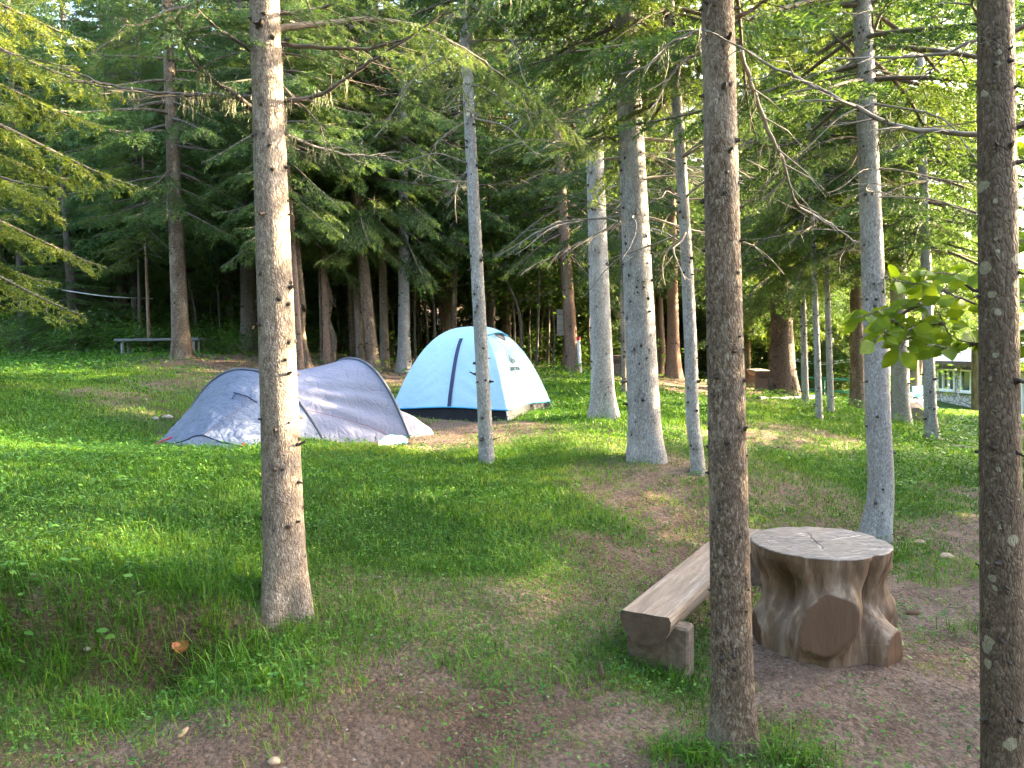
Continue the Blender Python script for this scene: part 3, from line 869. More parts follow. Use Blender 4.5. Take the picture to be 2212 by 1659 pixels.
# --- dome tent
Nc = G(1095, 909)
Nc = Vector((-0.07, Nc.y, 0)) if False else Nc
e1 = np.array([0.69, 1.70]); e2 = np.array([-1.70, 0.69])
K0 = np.array(Nc[:2]); CEN = K0 + (e1 + e2) / 2
zb = float(np.mean(ground_h(np.array([K0[0], (K0 + e1)[0], (K0 + e2)[0]]), np.array([K0[1], (K0 + e1)[1], (K0 + e2)[1]]))))
HD = 1.32
corn = [K0 + e2, K0, K0 + e1, K0 + e1 + e2]           # left, near, right, back
def dome(f, u, r, off=0.0):
    """face f (0 = left front, 1 = right front ...), u across, r from the top (0) to the hem (1); local to the tent"""
    a, b = corn[f] - CEN, corn[(f + 1) % 4] - CEN
    hem = 0.12 / HD
    zz = HD * (hem + (1 - hem) * (1 - r ** 2.5))
    zz = zz + 0.05 * np.sin(np.pi * u) ** 2 * r ** 6 * (0.6 if f in (0, 1) else 1)
    rr = 0.02 + 0.98 * r
    sag = 1 - 0.055 * np.sin(np.pi * u) * r * (1.6 - r)
    # creases fan out from the lower corners
    q = np.arctan2(1.02 - r, np.minimum(u, 1 - u) + 1e-3)
    fold = 0.012 * np.sin(q * 26 + 3 * np.where(u > .5, 1, 0)) * np.exp(-((1 - r) ** 2 + np.minimum(u, 1 - u) ** 2) * 9) * np.sin(np.pi * u) ** .5
    fold = fold + 0.02 * fbm(u * 5 + f * 9, r * 5, 61, 3) * np.sin(np.pi * u) + 0.010 * np.sin((u * 3 + r * 9 + fbm(u * 3, r * 3, 66, 2) * 4)) * np.sin(np.pi * u) * r * (1 - r) * 3
    x = (a[0] * (1 - u) + b[0] * u) * rr * sag; y = (a[1] * (1 - u) + b[1] * u) * rr * sag
    nx = (a + b) / np.linalg.norm(a + b)
    tilt = np.clip(r ** 1.2, 0.12, 0.92)
    o = off + fold
    return np.stack([x + nx[0] * o * tilt, y + nx[1] * o * tilt, zz + o * (1 - tilt)], -1)
T = thing('dome_tent', (CEN[0], CEN[1], zb), 'pale blue and white dome tent with a dark base strip pitched behind the grey tent', 'tent')
TENT_BOX.append([tuple(c) for c in corn])
V = []; F = []; o = 0
for f in range(4):
    U, Rr = np.meshgrid(np.linspace(0, 1, 49), np.linspace(0.0, 1, 60))
    v = dome(f, U, Rr).reshape(-1, 3); V.append(v); F.append(grid_faces(60, 49) + o); o += len(v)
link('flysheet', new_mesh('flysheet', np.concatenate(V), np.concatenate(F), [M['fly_blue']], None, True), T)
V = []; F = []; o = 0
for f in range(4):
    a, b = (corn[f] - CEN) * 0.985, (corn[(f + 1) % 4] - CEN) * 0.985
    U, Zz = np.meshgrid(np.linspace(0, 1, 40), np.linspace(-0.06, 0.17, 6))
    nx = (a + b) / np.linalg.norm(a + b); w = 0.014 * fbm(U * 9 + f * 5, Zz * 9, 70, 3) - 0.03 * np.sin(np.pi * U) - Zz * 0.06
    v = np.stack([a[0] * (1 - U) + b[0] * U + nx[0] * w, a[1] * (1 - U) + b[1] * U + nx[1] * w, Zz], -1).reshape(-1, 3)
    V.append(v); F.append(grid_faces(6, 40) + o); o += len(v)
link('groundsheet', new_mesh('groundsheet', np.concatenate(V), np.concatenate(F), [M['tub']], None, True), T)
mb = MB()
for f in range(4):
    mb.tube(dome(f, np.linspace(0, 1, 40), np.full(40, 1.0), 0.004), 0.011, 6)
link('hem_piping', mb.mesh('hem_piping', [M['cyan']], True), T)
def ribbon(pts, w, side, mi=None):
    pts = np.asarray(pts); side = np.asarray(side)
    V = np.concatenate([pts - side * w / 2, pts + side * w / 2]); n = len(pts); i = np.arange(n - 1)
    return V, np.stack([i, i + 1, i + 1 + n, i + n], 1)
rr_ = np.linspace(0.47, 1.0, 40)
sd = nrm((corn[1] - corn[0])[None])[0]; sd3 = np.array([sd[0], sd[1], 0])
v, f = ribbon(dome(0, np.full(40, 0.505), rr_, 0.012), 0.058, sd3)
link('zip_stripe', new_mesh('zip_stripe', v, f, [M['navy']], None, True), T)
# roof cap with its dark vent on the right face
U, Rr = np.meshgrid(np.linspace(0.0, 1, 25), np.linspace(0.02, 0.44, 16))
capoff = 0.012 + 0.075 * np.sin(np.pi * U) * np.clip((Rr - .12) / .32, 0, 1) ** 1.5
link('vent_cap', new_mesh('vent_cap', dome(1, U, Rr, capoff).reshape(-1, 3), grid_faces(16, 25), [M['fly_blue']], None, True), T)
u = np.linspace(0.03, 0.97, 24)
mb = MB(); mb.tube(dome(1, u, np.full(24, 0.44), 0.012 + 0.075 * np.sin(np.pi * u)), 0.008, 6)
link('vent_piping', mb.mesh('vent_piping', [M['cyan']], True), T)
U, Rr = np.meshgrid(np.linspace(0.35, 0.93, 20), np.linspace(0.30, 0.52, 8))
Rr = 0.30 + (Rr - 0.30) * np.clip(np.sin(np.pi * (U - .33) / .62), 0.05, 1)
link('vent_mesh', new_mesh('vent_mesh', dome(1, U, Rr, 0.006).reshape(-1, 3), grid_faces(8, 20), [M['sleeve']], None, True), T)
for c in (1, 2, 0):
    p = corn[c] - CEN; d = p / np.linalg.norm(p); mb = MB()
    mb.tube([(p[0] * .985, p[1] * .985, 0.13), (p[0] + d[0] * .02, p[1] + d[1] * .02, 0.05), (p[0] + d[0] * .06, p[1] + d[1] * .06, -0.02)], 0.010, 5)
    link('corner_strap', mb.mesh('corner_strap', [M['white_tape']], True), T)
def letters(text, size, parent, org, xdir, ydir, m, name='lettering', depth=0.0015):
    cu = bpy.data.curves.new(name, 'FONT'); cu.body = text; cu.size = size; cu.align_x = 'CENTER'; cu.extrude = depth
    ob = bpy.data.objects.new(name, cu); COL.objects.link(ob)
    dg = bpy.context.evaluated_depsgraph_get(); me = bpy.data.meshes.new_from_object(ob.evaluated_get(dg))
    bpy.data.objects.remove(ob); me.materials.clear(); me.materials.append(m)
    x = Vector(xdir).normalized(); y = Vector(ydir); y = (y - y.dot(x) * x).normalized(); z = x.cross(y)
    ob = link(name, me, parent); ob.matrix_local = Matrix(((x.x, y.x, z.x, org[0]), (x.y, y.y, z.y, org[1]), (x.z, y.z, z.z, org[2]), (0, 0, 0, 1)))
    return ob
c0 = dome(1, np.array([0.45]), np.array([0.80]), 0.012)[0]; cx = dome(1, np.array([0.60]), np.array([0.80]), 0.012)[0]; cu_ = dome(1, np.array([0.45]), np.array([0.72]), 0.012)[0]
letters('QUECHUA', 0.085, T, c0 + (cu_ - c0) * 0.02, cx - c0, cu_ - c0, M['ink'])
ax_ = nrm((cx - c0)[None])[0]; ay_ = nrm((cu_ - c0)[None])[0]; n_ = np.cross(ax_, ay_)
mb = MB()
for k, (xo, h, y0) in enumerate(((-0.07, 0.13, 0.125), (0.0, 0.085, 0.125), (0.06, 0.06, 0.135))):
    a = c0 + ax_ * xo + ay_ * (y0 + h) + n_ * .004; b_ = c0 + ax_ * (xo + 0.035) + ay_ * y0 + n_ * .004
    v = np.array([a, a + ax_ * 0.026, b_ + ax_ * 0.030, b_]); mb.add(np.vstack([v, v + n_ * .002]), [[3, 2, 1, 0], [4, 5, 6, 7], [0, 1, 5, 4], [1, 2, 6, 5], [2, 3, 7, 6], [3, 0, 4, 7]])
link('emblem', mb.mesh('emblem', [M['ink']]), T)

# --- tunnel tent
def gpt(x, y, dz=0.0): return np.array([x, y, gh(x, y) + dz])
F1 = np.array(G(699, 953)); F2 = np.array(G(885, 947)); L1 = np.array(G(337, 961)); L2 = np.array(G(518, 970))
d1 = -(CAMM.inverted() @ Vector(F1)).z; d2 = -(CAMM.inverted() @ Vector(F2)).z
FF1 = gpt(F1[0] - 2.08, F1[1] + 1.10); FF2 = gpt(F2[0] - 1.56, F2[1] + 1.20)
T0 = (F1 + F2 + FF1 + FF2) / 4
T = thing('tunnel_tent', T0, 'low grey lilac tunnel tent with two hoops and a crumpled bluish porch', 'tent')
TENT_BOX.append([tuple(q[:2]) for q in (L1, L2, F1, F2, F2 + [.2, .35, 0], FF2, FF1)])
def hoop(v, A, B, ztop, lean=0.0):
    """v 0 far foot .. 1 near foot"""
    s = np.sign(v - .5) * np.abs(2 * v - 1) ** 0.85
    m = (A + B) / 2; h = ztop - m[2]
    base = m[None] + (B - A)[None] / 2 * s[:, None]
    ld = np.array([-(B - A)[1], (B - A)[0], 0]); ld = ld / np.linalg.norm(ld)
    zz = h * (1 - np.abs(s) ** 2.25)
    return base + np.array([0, 0, 1.0])[None] * zz[:, None] + ld[None] * (lean * zz)[:, None]
zt1 = 1.7 - (799 - 763.5) * (d1 + 0.55) / FPX; zt2 = 1.7 - (775 - 759) * (d2 + 0.6) / FPX
vv = np.linspace(0, 1, 90)
h1 = hoop(vv, FF1, F1, zt1); h2 = hoop(vv, FF2, F2, zt2, -0.03)
nu = 60
U = np.linspace(0, 1, nu)[:, None, None]
body = h1[None] * (1 - U) + h2[None] * U
sg = np.sin(np.pi * U[:, :, 0])
body[:, :, 2] -= 0.075 * sg * np.sin(np.pi * vv)[None] ** 1.5
cd_ = nrm((F2 - FF2)[None])[0]
inn = np.clip((vv - .5) * 2, 0, 1) - np.clip((.5 - vv) * 2, 0, 1)
body -= cd_[None, None] * (0.07 * sg * inn[None] * (1 - np.abs(inn[None]) ** 6))[:, :, None]
UU, VV = np.meshgrid(np.linspace(0, 1, nu), vv, indexing='ij')
q = (VV - 0.78) * 3.2 - UU * 0.55        # long tension folds running down to the near foot of the big hoop
fold = 0.028 * np.sin(q * 19 + 2 * fbm(UU * 3, VV * 4, 81, 2)) * np.exp(-((VV - 0.80 - 0.10 * UU) / 0.13) ** 2) * np.sin(np.pi * UU) ** .6
fold += 0.045 * fbm(UU * 3 + 7, VV * 8, 82, 3) * np.sin(np.pi * UU)
outn = np.stack([cd_[0] * inn, cd_[1] * inn, 1 - np.abs(inn)], -1)
body += outn[None] * fold[:, :, None]
body[:, -1, 2] = ground_h(body[:, -1, 0], body[:, -1, 1]) - 0.02
link('body', new_mesh('body', body.reshape(-1, 3) - T0, grid_faces(nu, 90), [M['fly_grey']], None, True), T)
# porch sloping down to the left
edge = L1[None] * (1 - vv[:, None]) + L2[None] * vv[:, None]
edge[:, 2] = ground_h(edge[:, 0], edge[:, 1]) + 0.03 + 0.10 * np.exp(-((vv - 0.55) / 0.2) ** 2)
UP = np.linspace(0, 1, 60)[:, None, None]
por = h1[None] * (1 - UP) + edge[None] * UP
sg = np.sin(np.pi * UP[:, :, 0])
por[:, :, 2] -= 0.05 * sg * np.sin(np.pi * vv)[None]
UU, VV = np.meshgrid(np.linspace(0, 1, 60), vv, indexing='ij')
cr = 0.045 * fbm(UU * 7, VV * 10, 91, 4) + 0.034 * np.abs(fbm(UU * 12 + 3, VV * 17, 92, 3)) * 1.5 + 0.012 * np.sin((UU * 5 + VV * 14) + 6 * fbm(UU * 4, VV * 4, 93, 2))
cr *= np.clip(UU * 12, 0, 1) * np.clip((1 - UU) * 8, 0.2, 1)
por += np.array([-0.25, -0.55, 0.8])[None, None] * cr[:, :, None]
por[:, -1, 2] = np.minimum(por[:, -1, 2], ground_h(por[:, -1, 0], por[:, -1, 1]))
pc = link('porch', new_mesh('porch', por.reshape(-1, 3) - T0, grid_faces(60, 90), [M['porch_grey']], None, True), T)
# skirt under the porch hem
sk = np.stack([por[-1], por[-1] * 0.93 + (L1 + L2) / 2 * 0.07 + np.array([-0.10, -0.06, 0])], 0)
sk[1, :, 2] = ground_h(sk[1, :, 0], sk[1, :, 1]) - 0.02
link('skirt', new_mesh('skirt', sk.reshape(-1, 3) - T0, grid_faces(2, 90), [M['fly_grey']], None, True), T)
mb = MB(); mb.tube(por[-1] - T0 + np.array([0, 0, 0.006]), 0.008, 5)
link('hem_tape', mb.mesh('hem_tape', [M['navy']], True), T)
for k in (int(90 * .60),):
    line = por[:, k] - T0 + np.array([-0.004, -0.012, 0.008]); mb = MB(); mb.tube(line[18:], 0.005, 4)
    link('zip', mb.mesh('zip', [M['navy']], True), T)
kp = por[20, 46:62] - T0 + np.array([-.01, -.03, .015]); mb = MB(); mb.tube(kp + np.random.default_rng(3).standard_normal(kp.shape) * .006, 0.009, 5)
mb.tube(por[20:25, 47] - T0 + np.array([-.01, -.03, .01]), 0.008, 5)
link('vent_flap', mb.mesh('vent_flap', [M['navy']], True), T)
def sleeve(h):
    V, F = tube(h - T0, 0.019, 8); return new_mesh('pole_sleeve', V, F, [M['sleeve']], None, True)
link('pole_sleeve', sleeve(h1 + np.array([0, 0, .006])), T)
link('pole_sleeve', sleeve(h2 + np.array([0.004, 0, .006])), T)
a = nrm((h2[-1] - h1[-1])[None])[0]
# low end beyond the big hoop
c0 = F2 * 0.55 + (F2 + FF2) / 2 * 0.45; c1 = np.array(G(930, 938)); rows = []
for k in range(14):
    t = k / 13; c = c0 * (1 - t) + c1 * t; hv = np.array([0.22, -0.24, 0]) * (1 - 0.75 * t); hh = 0.38 * (1 - t ** 1.6 * .8)
    s = np.linspace(-1, 1, 24)
    p = c[None] + hv[None] * s[:, None]; p[:, 2] = ground_h(p[:, 0], p[:, 1]) - .01 + hh * (1 - np.abs(s) ** 2.2) + 0.03 * fbm(s * 4, s * 0 + t * 5, 95, 3) * (1 - s * s)
    rows.append(p)
link('end_porch', new_mesh('end_porch', np.array(rows).reshape(-1, 3) - T0, grid_faces(14, 24), [M['fly_grey']], None, True), T)
for (pa, pb) in (((375, 946), (330, 963)), ((530, 958), (518, 972)), ((884, 915), (889, 940)), ((925, 925), (931, 930))):
    A_ = G(*pb); dpt = -(CAMM.inverted() @ A_).z; B_ = P(pa[0], pa[1], dpt + 0.02)
    mb = MB(); mb.tube(np.array([B_[:], ((A_ + B_) / 2)[:], (A_ + Vector((0, 0, -0.02)))[:]]) - T0 + np.array([0, -0.04, 0.01]), 0.010, 5)
    link('guy_loop', mb.mesh('guy_loop', [M['red']], True), T)
line = np.array([h1[int(90 * .86)], body[20, int(90 * .90)], body[40, int(90 * .965)], F2 * .35 + F1 * .65 if False else body[44, 88]]) + np.array([.01, -.03, .01])
mb = MB(); mb.tube(spline(line, 12) - T0, 0.0025, 4); link('guy_line', mb.mesh('guy_line', [M['dull_red']], True), T)

# crumpled packet at the tent foot
A_ = G(822, 962); B_ = G(880, 957)
rows = []; r = np.random.default_rng(5)
for k in range(22):
    t = k / 21; c = np.array(A_) * (1 - t) + np.array(B_) * t + np.array([0, -0.05, 0.0])
    a = np.arange(14) / 14 * 6.283; hh = 0.055 * (0.25 + 0.75 * math.sin(math.pi * min(max(t, .04), .96)) ** .4)
    w = 1 + 0.5 * fbm(np.cos(a) * 2 + t * 7, np.sin(a) * 2, 99, 3)
    rows.append(np.stack([c[0] + 0 * a, c[1] + 0.07 * np.cos(a) * w, c[2] + hh + hh * np.sin(a) * w], -1))
V = np.array(rows).reshape(-1, 3); i = np.arange(21)[:, None] * 14; j = np.arange(14)[None]; j2 = (j + 1) % 14
F = np.stack([i + j, i + j2, i + 14 + j2, i + 14 + j], -1).reshape(-1, 4)
m, nt, b = mat('packet_film'); vco = coords(nt)
n = noise(nt, vco, 22, 2, .5, 1.5)
nt.links.new(ramp(nt, n, [(0.42, (0.10, 0.42, 0.70)), (0.52, (0.22, 0.60, 0.80)), (0.60, (0.8, 0.88, 0.92))]), b.inputs['Base Color']); b.inputs['Roughness'].default_value = 0.2
M['packet_film'] = m
pk = link('packet', new_mesh('packet', V - np.array(A_), F, [m], None, True), None, A_)
tag(pk, 'crumpled light blue plastic packet lying at the foot of the grey tent', 'packet')

# ------------------------------------------------------------------ stump table and half-log benches
def wood(name, dark, mid, pale, sx=(1, 1, 1), scale=10.0, bumpS=0.5, attr=None, attrcol=None, rough=0.7, cracks=False):
    m, nt, b = mat(name); v = coords(nt, 'Object', sx)
    n1 = noise(nt, v, scale, 6, 0.65, 0.6); n2 = noise(nt, v, scale * 5, 4, 0.6); n3 = noise(nt, coords(nt), 2.5, 3)
    c = ramp(nt, n1, [(0.3, dark), (0.52, mid), (0.72, pale)])
    c = mix(nt, ramp(nt, n2, [(0.45, 0), (0.75, 0.6)]), c, dark)
    c = mix(nt, mth(nt, 'MULTIPLY', n3, 0.35), c, mid)
    if cracks:
        k_ = noise(nt, coords(nt, 'Object', (1, 0.035, 1)), 34, 3, 0.6, 0.3)
        c = mix(nt, ramp(nt, k_, [(0.30, 0.85), (0.37, 0.0)]), c, (0.03, 0.02, 0.015))
    if attr:
        at = N(nt, 'ShaderNodeAttribute'); at.attribute_name = attr
        cc = ramp(nt, n1, [(0.3, tuple(x * .7 for x in attrcol)), (0.7, attrcol)])
        c = mix(nt, ramp(nt, at.outputs['Fac'], [(0.3, 0), (0.6, 1)]), c, cc)
    nt.links.new(c, b.inputs['Base Color']); b.inputs['Roughness'].default_value = rough; b.inputs['Specular IOR Level'].default_value = 0.3
    bump(nt, b, mth(nt, 'ADD', n1, mth(nt, 'MULTIPLY', n2, 0.5)), bumpS, 0.012)
    return m
M['stump'] = wood('stump', (0.050, 0.029, 0.018), (0.17, 0.108, 0.070), (0.36, 0.275, 0.21), (1, 1, 0.16), 11, 0.6, 'cut', (0.125, 0.070, 0.043), 0.6)
M['bench_top'] = wood('bench_top', (0.10, 0.072, 0.054), (0.245, 0.185, 0.14), (0.41, 0.34, 0.275), (1, 0.07, 1), 26, 0.6, cracks=True)
M['bench_end'] = wood('bench_end', (0.05, 0.034, 0.025), (0.095, 0.064, 0.046), (0.14, 0.10, 0.075), (1, 1, 1), 8, 0.5)
M['concrete'] = simple('concrete', (0.125, 0.092, 0.07), 0.9, var=0.4, vscale=30, bumpS=0.5)
def rings_material():
    m, nt, b = mat('stump_top'); v = coords(nt)
    wob = noise(nt, v, 5, 4); vd = N(nt, 'ShaderNodeVectorMath', operation='LENGTH'); nt.links.new(v, vd.inputs[0])
    rg = mth(nt, 'SINE', mth(nt, 'MULTIPLY', mth(nt, 'ADD', vd.outputs['Value'], mth(nt, 'MULTIPLY', wob, 0.05)), 330.0))
    streak = noise(nt, coords(nt, 'Object', (1.0, 4.0, 1)), 9, 6, 0.7, 0.8)
    c = ramp(nt, streak, [(0.3, (0.055, 0.046, 0.042)), (0.5, (0.14, 0.118, 0.105)), (0.68, (0.29, 0.26, 0.245))])
    c = mix(nt, mth(nt, 'MULTIPLY', mth(nt, 'ADD', rg, 1.0), 0.13), c, (0.06, 0.05, 0.042))
    at = N(nt, 'ShaderNodeAttribute'); at.attribute_name = 'mark'
    c = mix(nt, ramp(nt, mth(nt, 'MULTIPLY', at.outputs['Fac'], mth(nt, 'ADD', streak, 0.35)), [(0.25, 0), (0.8, 0.6)]), c, (0.52, 0.48, 0.44))
    at2 = N(nt, 'ShaderNodeAttribute'); at2.attribute_name = 'crack'
    c = mix(nt, at2.outputs['Fac'], c, (0.028, 0.02, 0.016))
    nt.links.new(c, b.inputs['Base Color']); b.inputs['Roughness'].default_value = 0.65
    bump(nt, b, mth(nt, 'ADD', mth(nt, 'MULTIPLY', rg, 0.10), streak), 0.5, 0.01)
    return m
M['stump_top'] = rings_material()

SB = G(1770, 1374); sd_ = -(CAMM.inverted() @ SB).z
RT = 143.0 * sd_ / FPX; ZT = (CAM_Z - (1168 - 742) * sd_ / FPX) - SB.z
T = thing('stump_table', SB, 'carved tree stump used as a round table, pale cracked top', 'table')
nz_, nt_ = 96, 180
s = np.linspace(0, 1, nz_); th = np.arange(nt_) / nt_ * 2 * math.pi
TH, SS = np.meshgrid(th, s)
cx, sx = np.cos(TH), np.sin(TH)          # camera lies towards theta = -pi/2
prof = np.interp(SS, [0, 0.12, 0.30, 0.48, 0.66, 0.80, 0.92, 1.0], [0.93, 0.90, 0.86, 0.83, 0.87, 0.94, 0.985, 1.0])
R_ = RT * prof * (1 + 0.05 * fbm(cx * 1.5 + 5, sx * 1.5 + SS, 111, 3) + 0.025 * np.cos(TH * 3 + 1) * (1 - SS))
def lobe(ang, wid, z0, zw, amp, pw=2.0):
    d = np.angle(np.exp(1j * (TH - ang)))
    return amp * np.exp(-np.abs(d / wid) ** pw) * np.exp(-np.abs((SS - z0) / zw) ** 2)
rad = math.radians
_d = np.angle(np.exp(1j * (TH - rad(-102) - 0.55 * (SS - .36)))); R_ += 0.18 * np.exp(-((_d / np.where(_d < 0, 0.52, 0.36)) ** 2 + ((SS - 0.38) / np.where(SS < .38, .34, .30)) ** 2) ** 1.25); R_ += 0.05 * fbm(cx * 2.4 + SS * 2.2, sx * 2.4 - SS * 1.5, 119, 3) * np.clip((1 - SS) * 4, 0, 1)      # big sawn-off root towards the camera
R_ += lobe(rad(-50), 0.21, 0.06, 0.22, 0.22, 2.4)       # small sawn root low on the right
R_ += lobe(rad(-10), 0.24, 0.30, 0.22, 0.11, 2.0)       # stub on the right edge
R_ += lobe(rad(-178), 0.33, 0.12, 0.22, 0.075)          # foot on the left
R_ += lobe(rad(100), 0.5, 0.2, 0.3, 0.1)
R_ -= lobe(rad(-146), 0.36, 0.58, 0.26, 0.075); R_ -= lobe(rad(-62), 0.12, 0.72, 0.30, 0.055); R_ -= lobe(rad(-35), 0.10, 0.55, 0.35, 0.03); R_ -= lobe(rad(-66), 0.10, 0.40, .2, 0.06)
R_ += 0.014 * np.sin(TH * 15 + 5 * fbm(SS * 3, TH, 113, 3) * 2 + SS * 2) * np.exp(-((TH - rad(318)) / 0.55) ** 2) * np.clip(1.1 - SS, 0, 1)
R_ += 0.010 * fbm(TH * 14, SS * 2.5 + np.sin(TH * 2), 116, 4) * np.clip((1 - SS) * 8, 0.15, 1) * 2
R_ -= 0.022 * np.clip(fbm(TH * 5 + 9, SS * 1.6, 117, 3) - 0.16, 0, 1) * 6
R_ += 0.007 * np.sin(TH * 23 + 8 * fbm(SS * 2.5, cx * 2, 114, 3)) * np.clip((1 - SS) * 6, 0, 1)
X = R_ * cx; Y = R_ * sx; Z = SS * ZT
cut = np.zeros_like(X)
for ang, dist, tilt in ((-112, RT * 1.02, 0.30), (-50, RT * 1.12, 0.0), (-8, RT * 1.05, 0.0), (-178, RT * 0.98, 0.0)):
    n = np.array([math.cos(rad(ang)), math.sin(rad(ang))])
    D = X * n[0] + Y * n[1]
    lim = dist - tilt * (Z - 0.3 * ZT) * (1 if ang == -112 else 0.4)
    if ang == -112: lim = dist + 0.02 - 0.06 * (Z / ZT - 0.36)
    ov = np.maximum(D - lim, 0) * (SS < .78); X = X - n[0] * ov; Y = Y - n[1] * ov
    cut = np.maximum(cut, np.clip(ov / 0.006, 0, 1))
Z = Z + 0.0
V = np.stack([X, Y, Z], -1); V[0, :, 2] -= 0.08
# gently uneven rim
V[-1, :, 2] += 0.006 * fbm(cx[-1] * 6, sx[-1] * 6, 118, 3) * 2
i = np.arange(nz_ - 1)[:, None] * nt_; j = np.arange(nt_)[None]; j2 = (j + 1) % nt_
F = np.stack([i + j, i + j2, i + nt_ + j2, i + nt_ + j], -1).reshape(-1, 4)
link('stump', new_mesh('stump', V.reshape(-1, 3), F, [M['stump']], None, True, {'cut': cut.ravel()}), T)
nr = 90; q = np.linspace(1, 0.0, nr)[:, None]
rim = V[-1]
ctr = np.array([-0.02, 0.0])
TX = rim[None, :, 0] * q + ctr[0] * (1 - q); TY = rim[None, :, 1] * q + ctr[1] * (1 - q)
TZ = np.repeat(rim[None, :, 2], nr, 0) * q ** 3 + (ZT) * (1 - q ** 3) + 0.004 * fbm(TX * 14, TY * 14, 120, 3)
TZ -= 0.006 * np.clip((q - .985) / .015, 0, 1)
crk = np.zeros_like(TX); ang = np.arctan2(TY - ctr[1], TX - ctr[0]); rr2 = np.hypot(TX - ctr[0], TY - ctr[1])
for a_, l_, w_ in ((rad(-25), .36, .0022), (rad(82), .22, .003), (rad(-100), .2, .003), (rad(150), .33, .002), (rad(25), .34, .002), (rad(-150), .25, .002)):
    d = np.abs(np.angle(np.exp(1j * (ang - a_ - 0.25 * fbm(rr2 * 12, rr2 * 0, int(l_ * 100), 3))))) * rr2
    crk = np.maximum(crk, np.exp(-(d / w_) ** 2) * (rr2 < l_))
mark = np.clip(1 - np.abs(np.angle(np.exp(1j * (ang - rad(22))))) / 0.075, 0, 1) * (rr2 > .06) * (rr2 < RT * .88)
mark = np.maximum(mark, np.clip(1 - np.abs(np.angle(np.exp(1j * (ang - rad(95))))) / 0.28, 0, 1) * (rr2 < .21) * (fbm(TX * 30, TY * 30, 123, 2) > -0.05))
mark = np.maximum(mark, np.clip(1 - np.abs(np.angle(np.exp(1j * (ang - rad(-98))))) / 0.22, 0, 1) * (rr2 < .17) * (fbm(TX * 30, TY * 30, 124, 2) > -0.08))
TZ -= 0.006 * crk
F = np.stack([i[:nr - 1] + j, i[:nr - 1] + j2, i[:nr - 1] + nt_ + j2, i[:nr - 1] + nt_ + j], -1).reshape(-1, 4)
link('table_top', new_mesh('table_top', np.stack([TX, TY, TZ + 0.003], -1).reshape(-1, 3), F, [M['stump_top']], None, True, {'mark': mark.ravel(), 'crack': crk.ravel()}), T)

def bench(name, A, B, ztop, w, thick, label, group=None, block=(0.34, 0.11), nearin=0.13):
    """half log from A to B (world xy), flat side up, on two concrete blocks"""
    A = Vector(A); B = Vector(B); L = (B - A).length; yaw = math.atan2(B.y - A.y, B.x - A.x)
    z0 = gh(A.x, A.y)
    T = thing(name, (A.x, A.y, z0), label, 'bench', group, (0, 0, yaw - math.pi / 2)); h = ztop - z0
    n = 40; m = 15; r = np.random.default_rng(int(L * 100)); rows = []
    for k in range(n):
        t = k / (n - 1); a = np.linspace(0, math.pi, m)
        wig = 0.006 * fbm(np.array([t * 6]), np.array([3.0]), 130, 3)[0]
        rnd = 0.012 * (1 if 0 < k < n - 1 else 0)
        px_ = -np.cos(a) * (w / 2 + wig) + 0.006 * fbm(a * 2, a * 0 + t * 8, 131, 3)
        pz = h - 0.025 - np.sin(a) * (thick - 0.025)
        top = np.array([[w / 2 - .006, h - .006], [w * .46, h], [w * .2, h - .002], [0, h], [-w * .2, h - .001], [-w * .46, h], [-w / 2 + .006, h - .006]])
        xs = np.concatenate([px_, top[:, 0]]); zs = np.concatenate([pz, top[:, 1]])
        rows.append(np.stack([xs, np.full(len(xs), t * L), zs], -1))
    V = np.array(rows); q = V.shape[1]
    i = np.arange(n - 1)[:, None] * q; j = np.arange(q)[None]; j2 = (j + 1) % q
    mb = MB(); mb.add(V.reshape(-1, 3), np.stack([i + j, i + j2, i + q + j2, i + q + j], -1).reshape(-1, 4), 0)
    for k in (0, n - 1):
        c = V[k].mean(0); vv_ = np.vstack([V[k], c[None]]); a_ = np.arange(q); b_ = (a_ + 1) % q
        mb.add(vv_, np.stack([b_, a_, np.full(q, q)], 1) if k == 0 else np.stack([a_, b_, np.full(q, q)], 1), 1)
    link('seat', mb.mesh('seat', [M['bench_top'], M['bench_end']]), T)
    for y in (nearin, L - nearin * 1.2):
        wx = A + (B - A) * (y / L); zg = gh(wx.x, wx.y) - z0
        mb = MB(); hb = h - thick * 0.42 - zg + 0.06
        mb.box((0.035, y, zg - 0.06 + hb / 2), (block[0], block[1], hb), 0, 0, None, 0.012)
        link('block', mb.mesh('block', [M['concrete']]), T)
    return T
BA = G(1400, 1428); BA = Vector((BA.x, BA.y + 0.0))
bz = gh(BA.x, BA.y); bd = BA.y
zt = CAM_Z - (1325 - 749) * 3.98 / FPX
a0 = P(1393, 1326, 4.02); b0 = P(1608, 1140, 4.02 * 1.46)
bench('log_bench', (a0.x, a0.y), (b0.x, b0.y), a0.z, 0.275, 0.17, 'weathered half log bench on concrete blocks beside the stump table')

# ------------------------------------------------------------------ things far off
q = G(1655, 842)
def far_bench(px, py, label, yaw, L=1.6, sc=1.0):
    p = G(px, py); return bench('log_bench', (p.x, p.y), (p.x + math.cos(yaw) * L, p.y + math.sin(yaw) * L), p.z + 0.5 * sc, 0.42 * sc, 0.2 * sc, label, 'benches in the distance', (0.5 * sc, 0.2), 0.1)
far_bench(1652, 845, 'half log bench beside the thick old trunk on the right', rad(80), 2.0)
far_bench(1331, 813, 'small distant half log bench between two grey trunks in the middle', rad(85), 1.8)

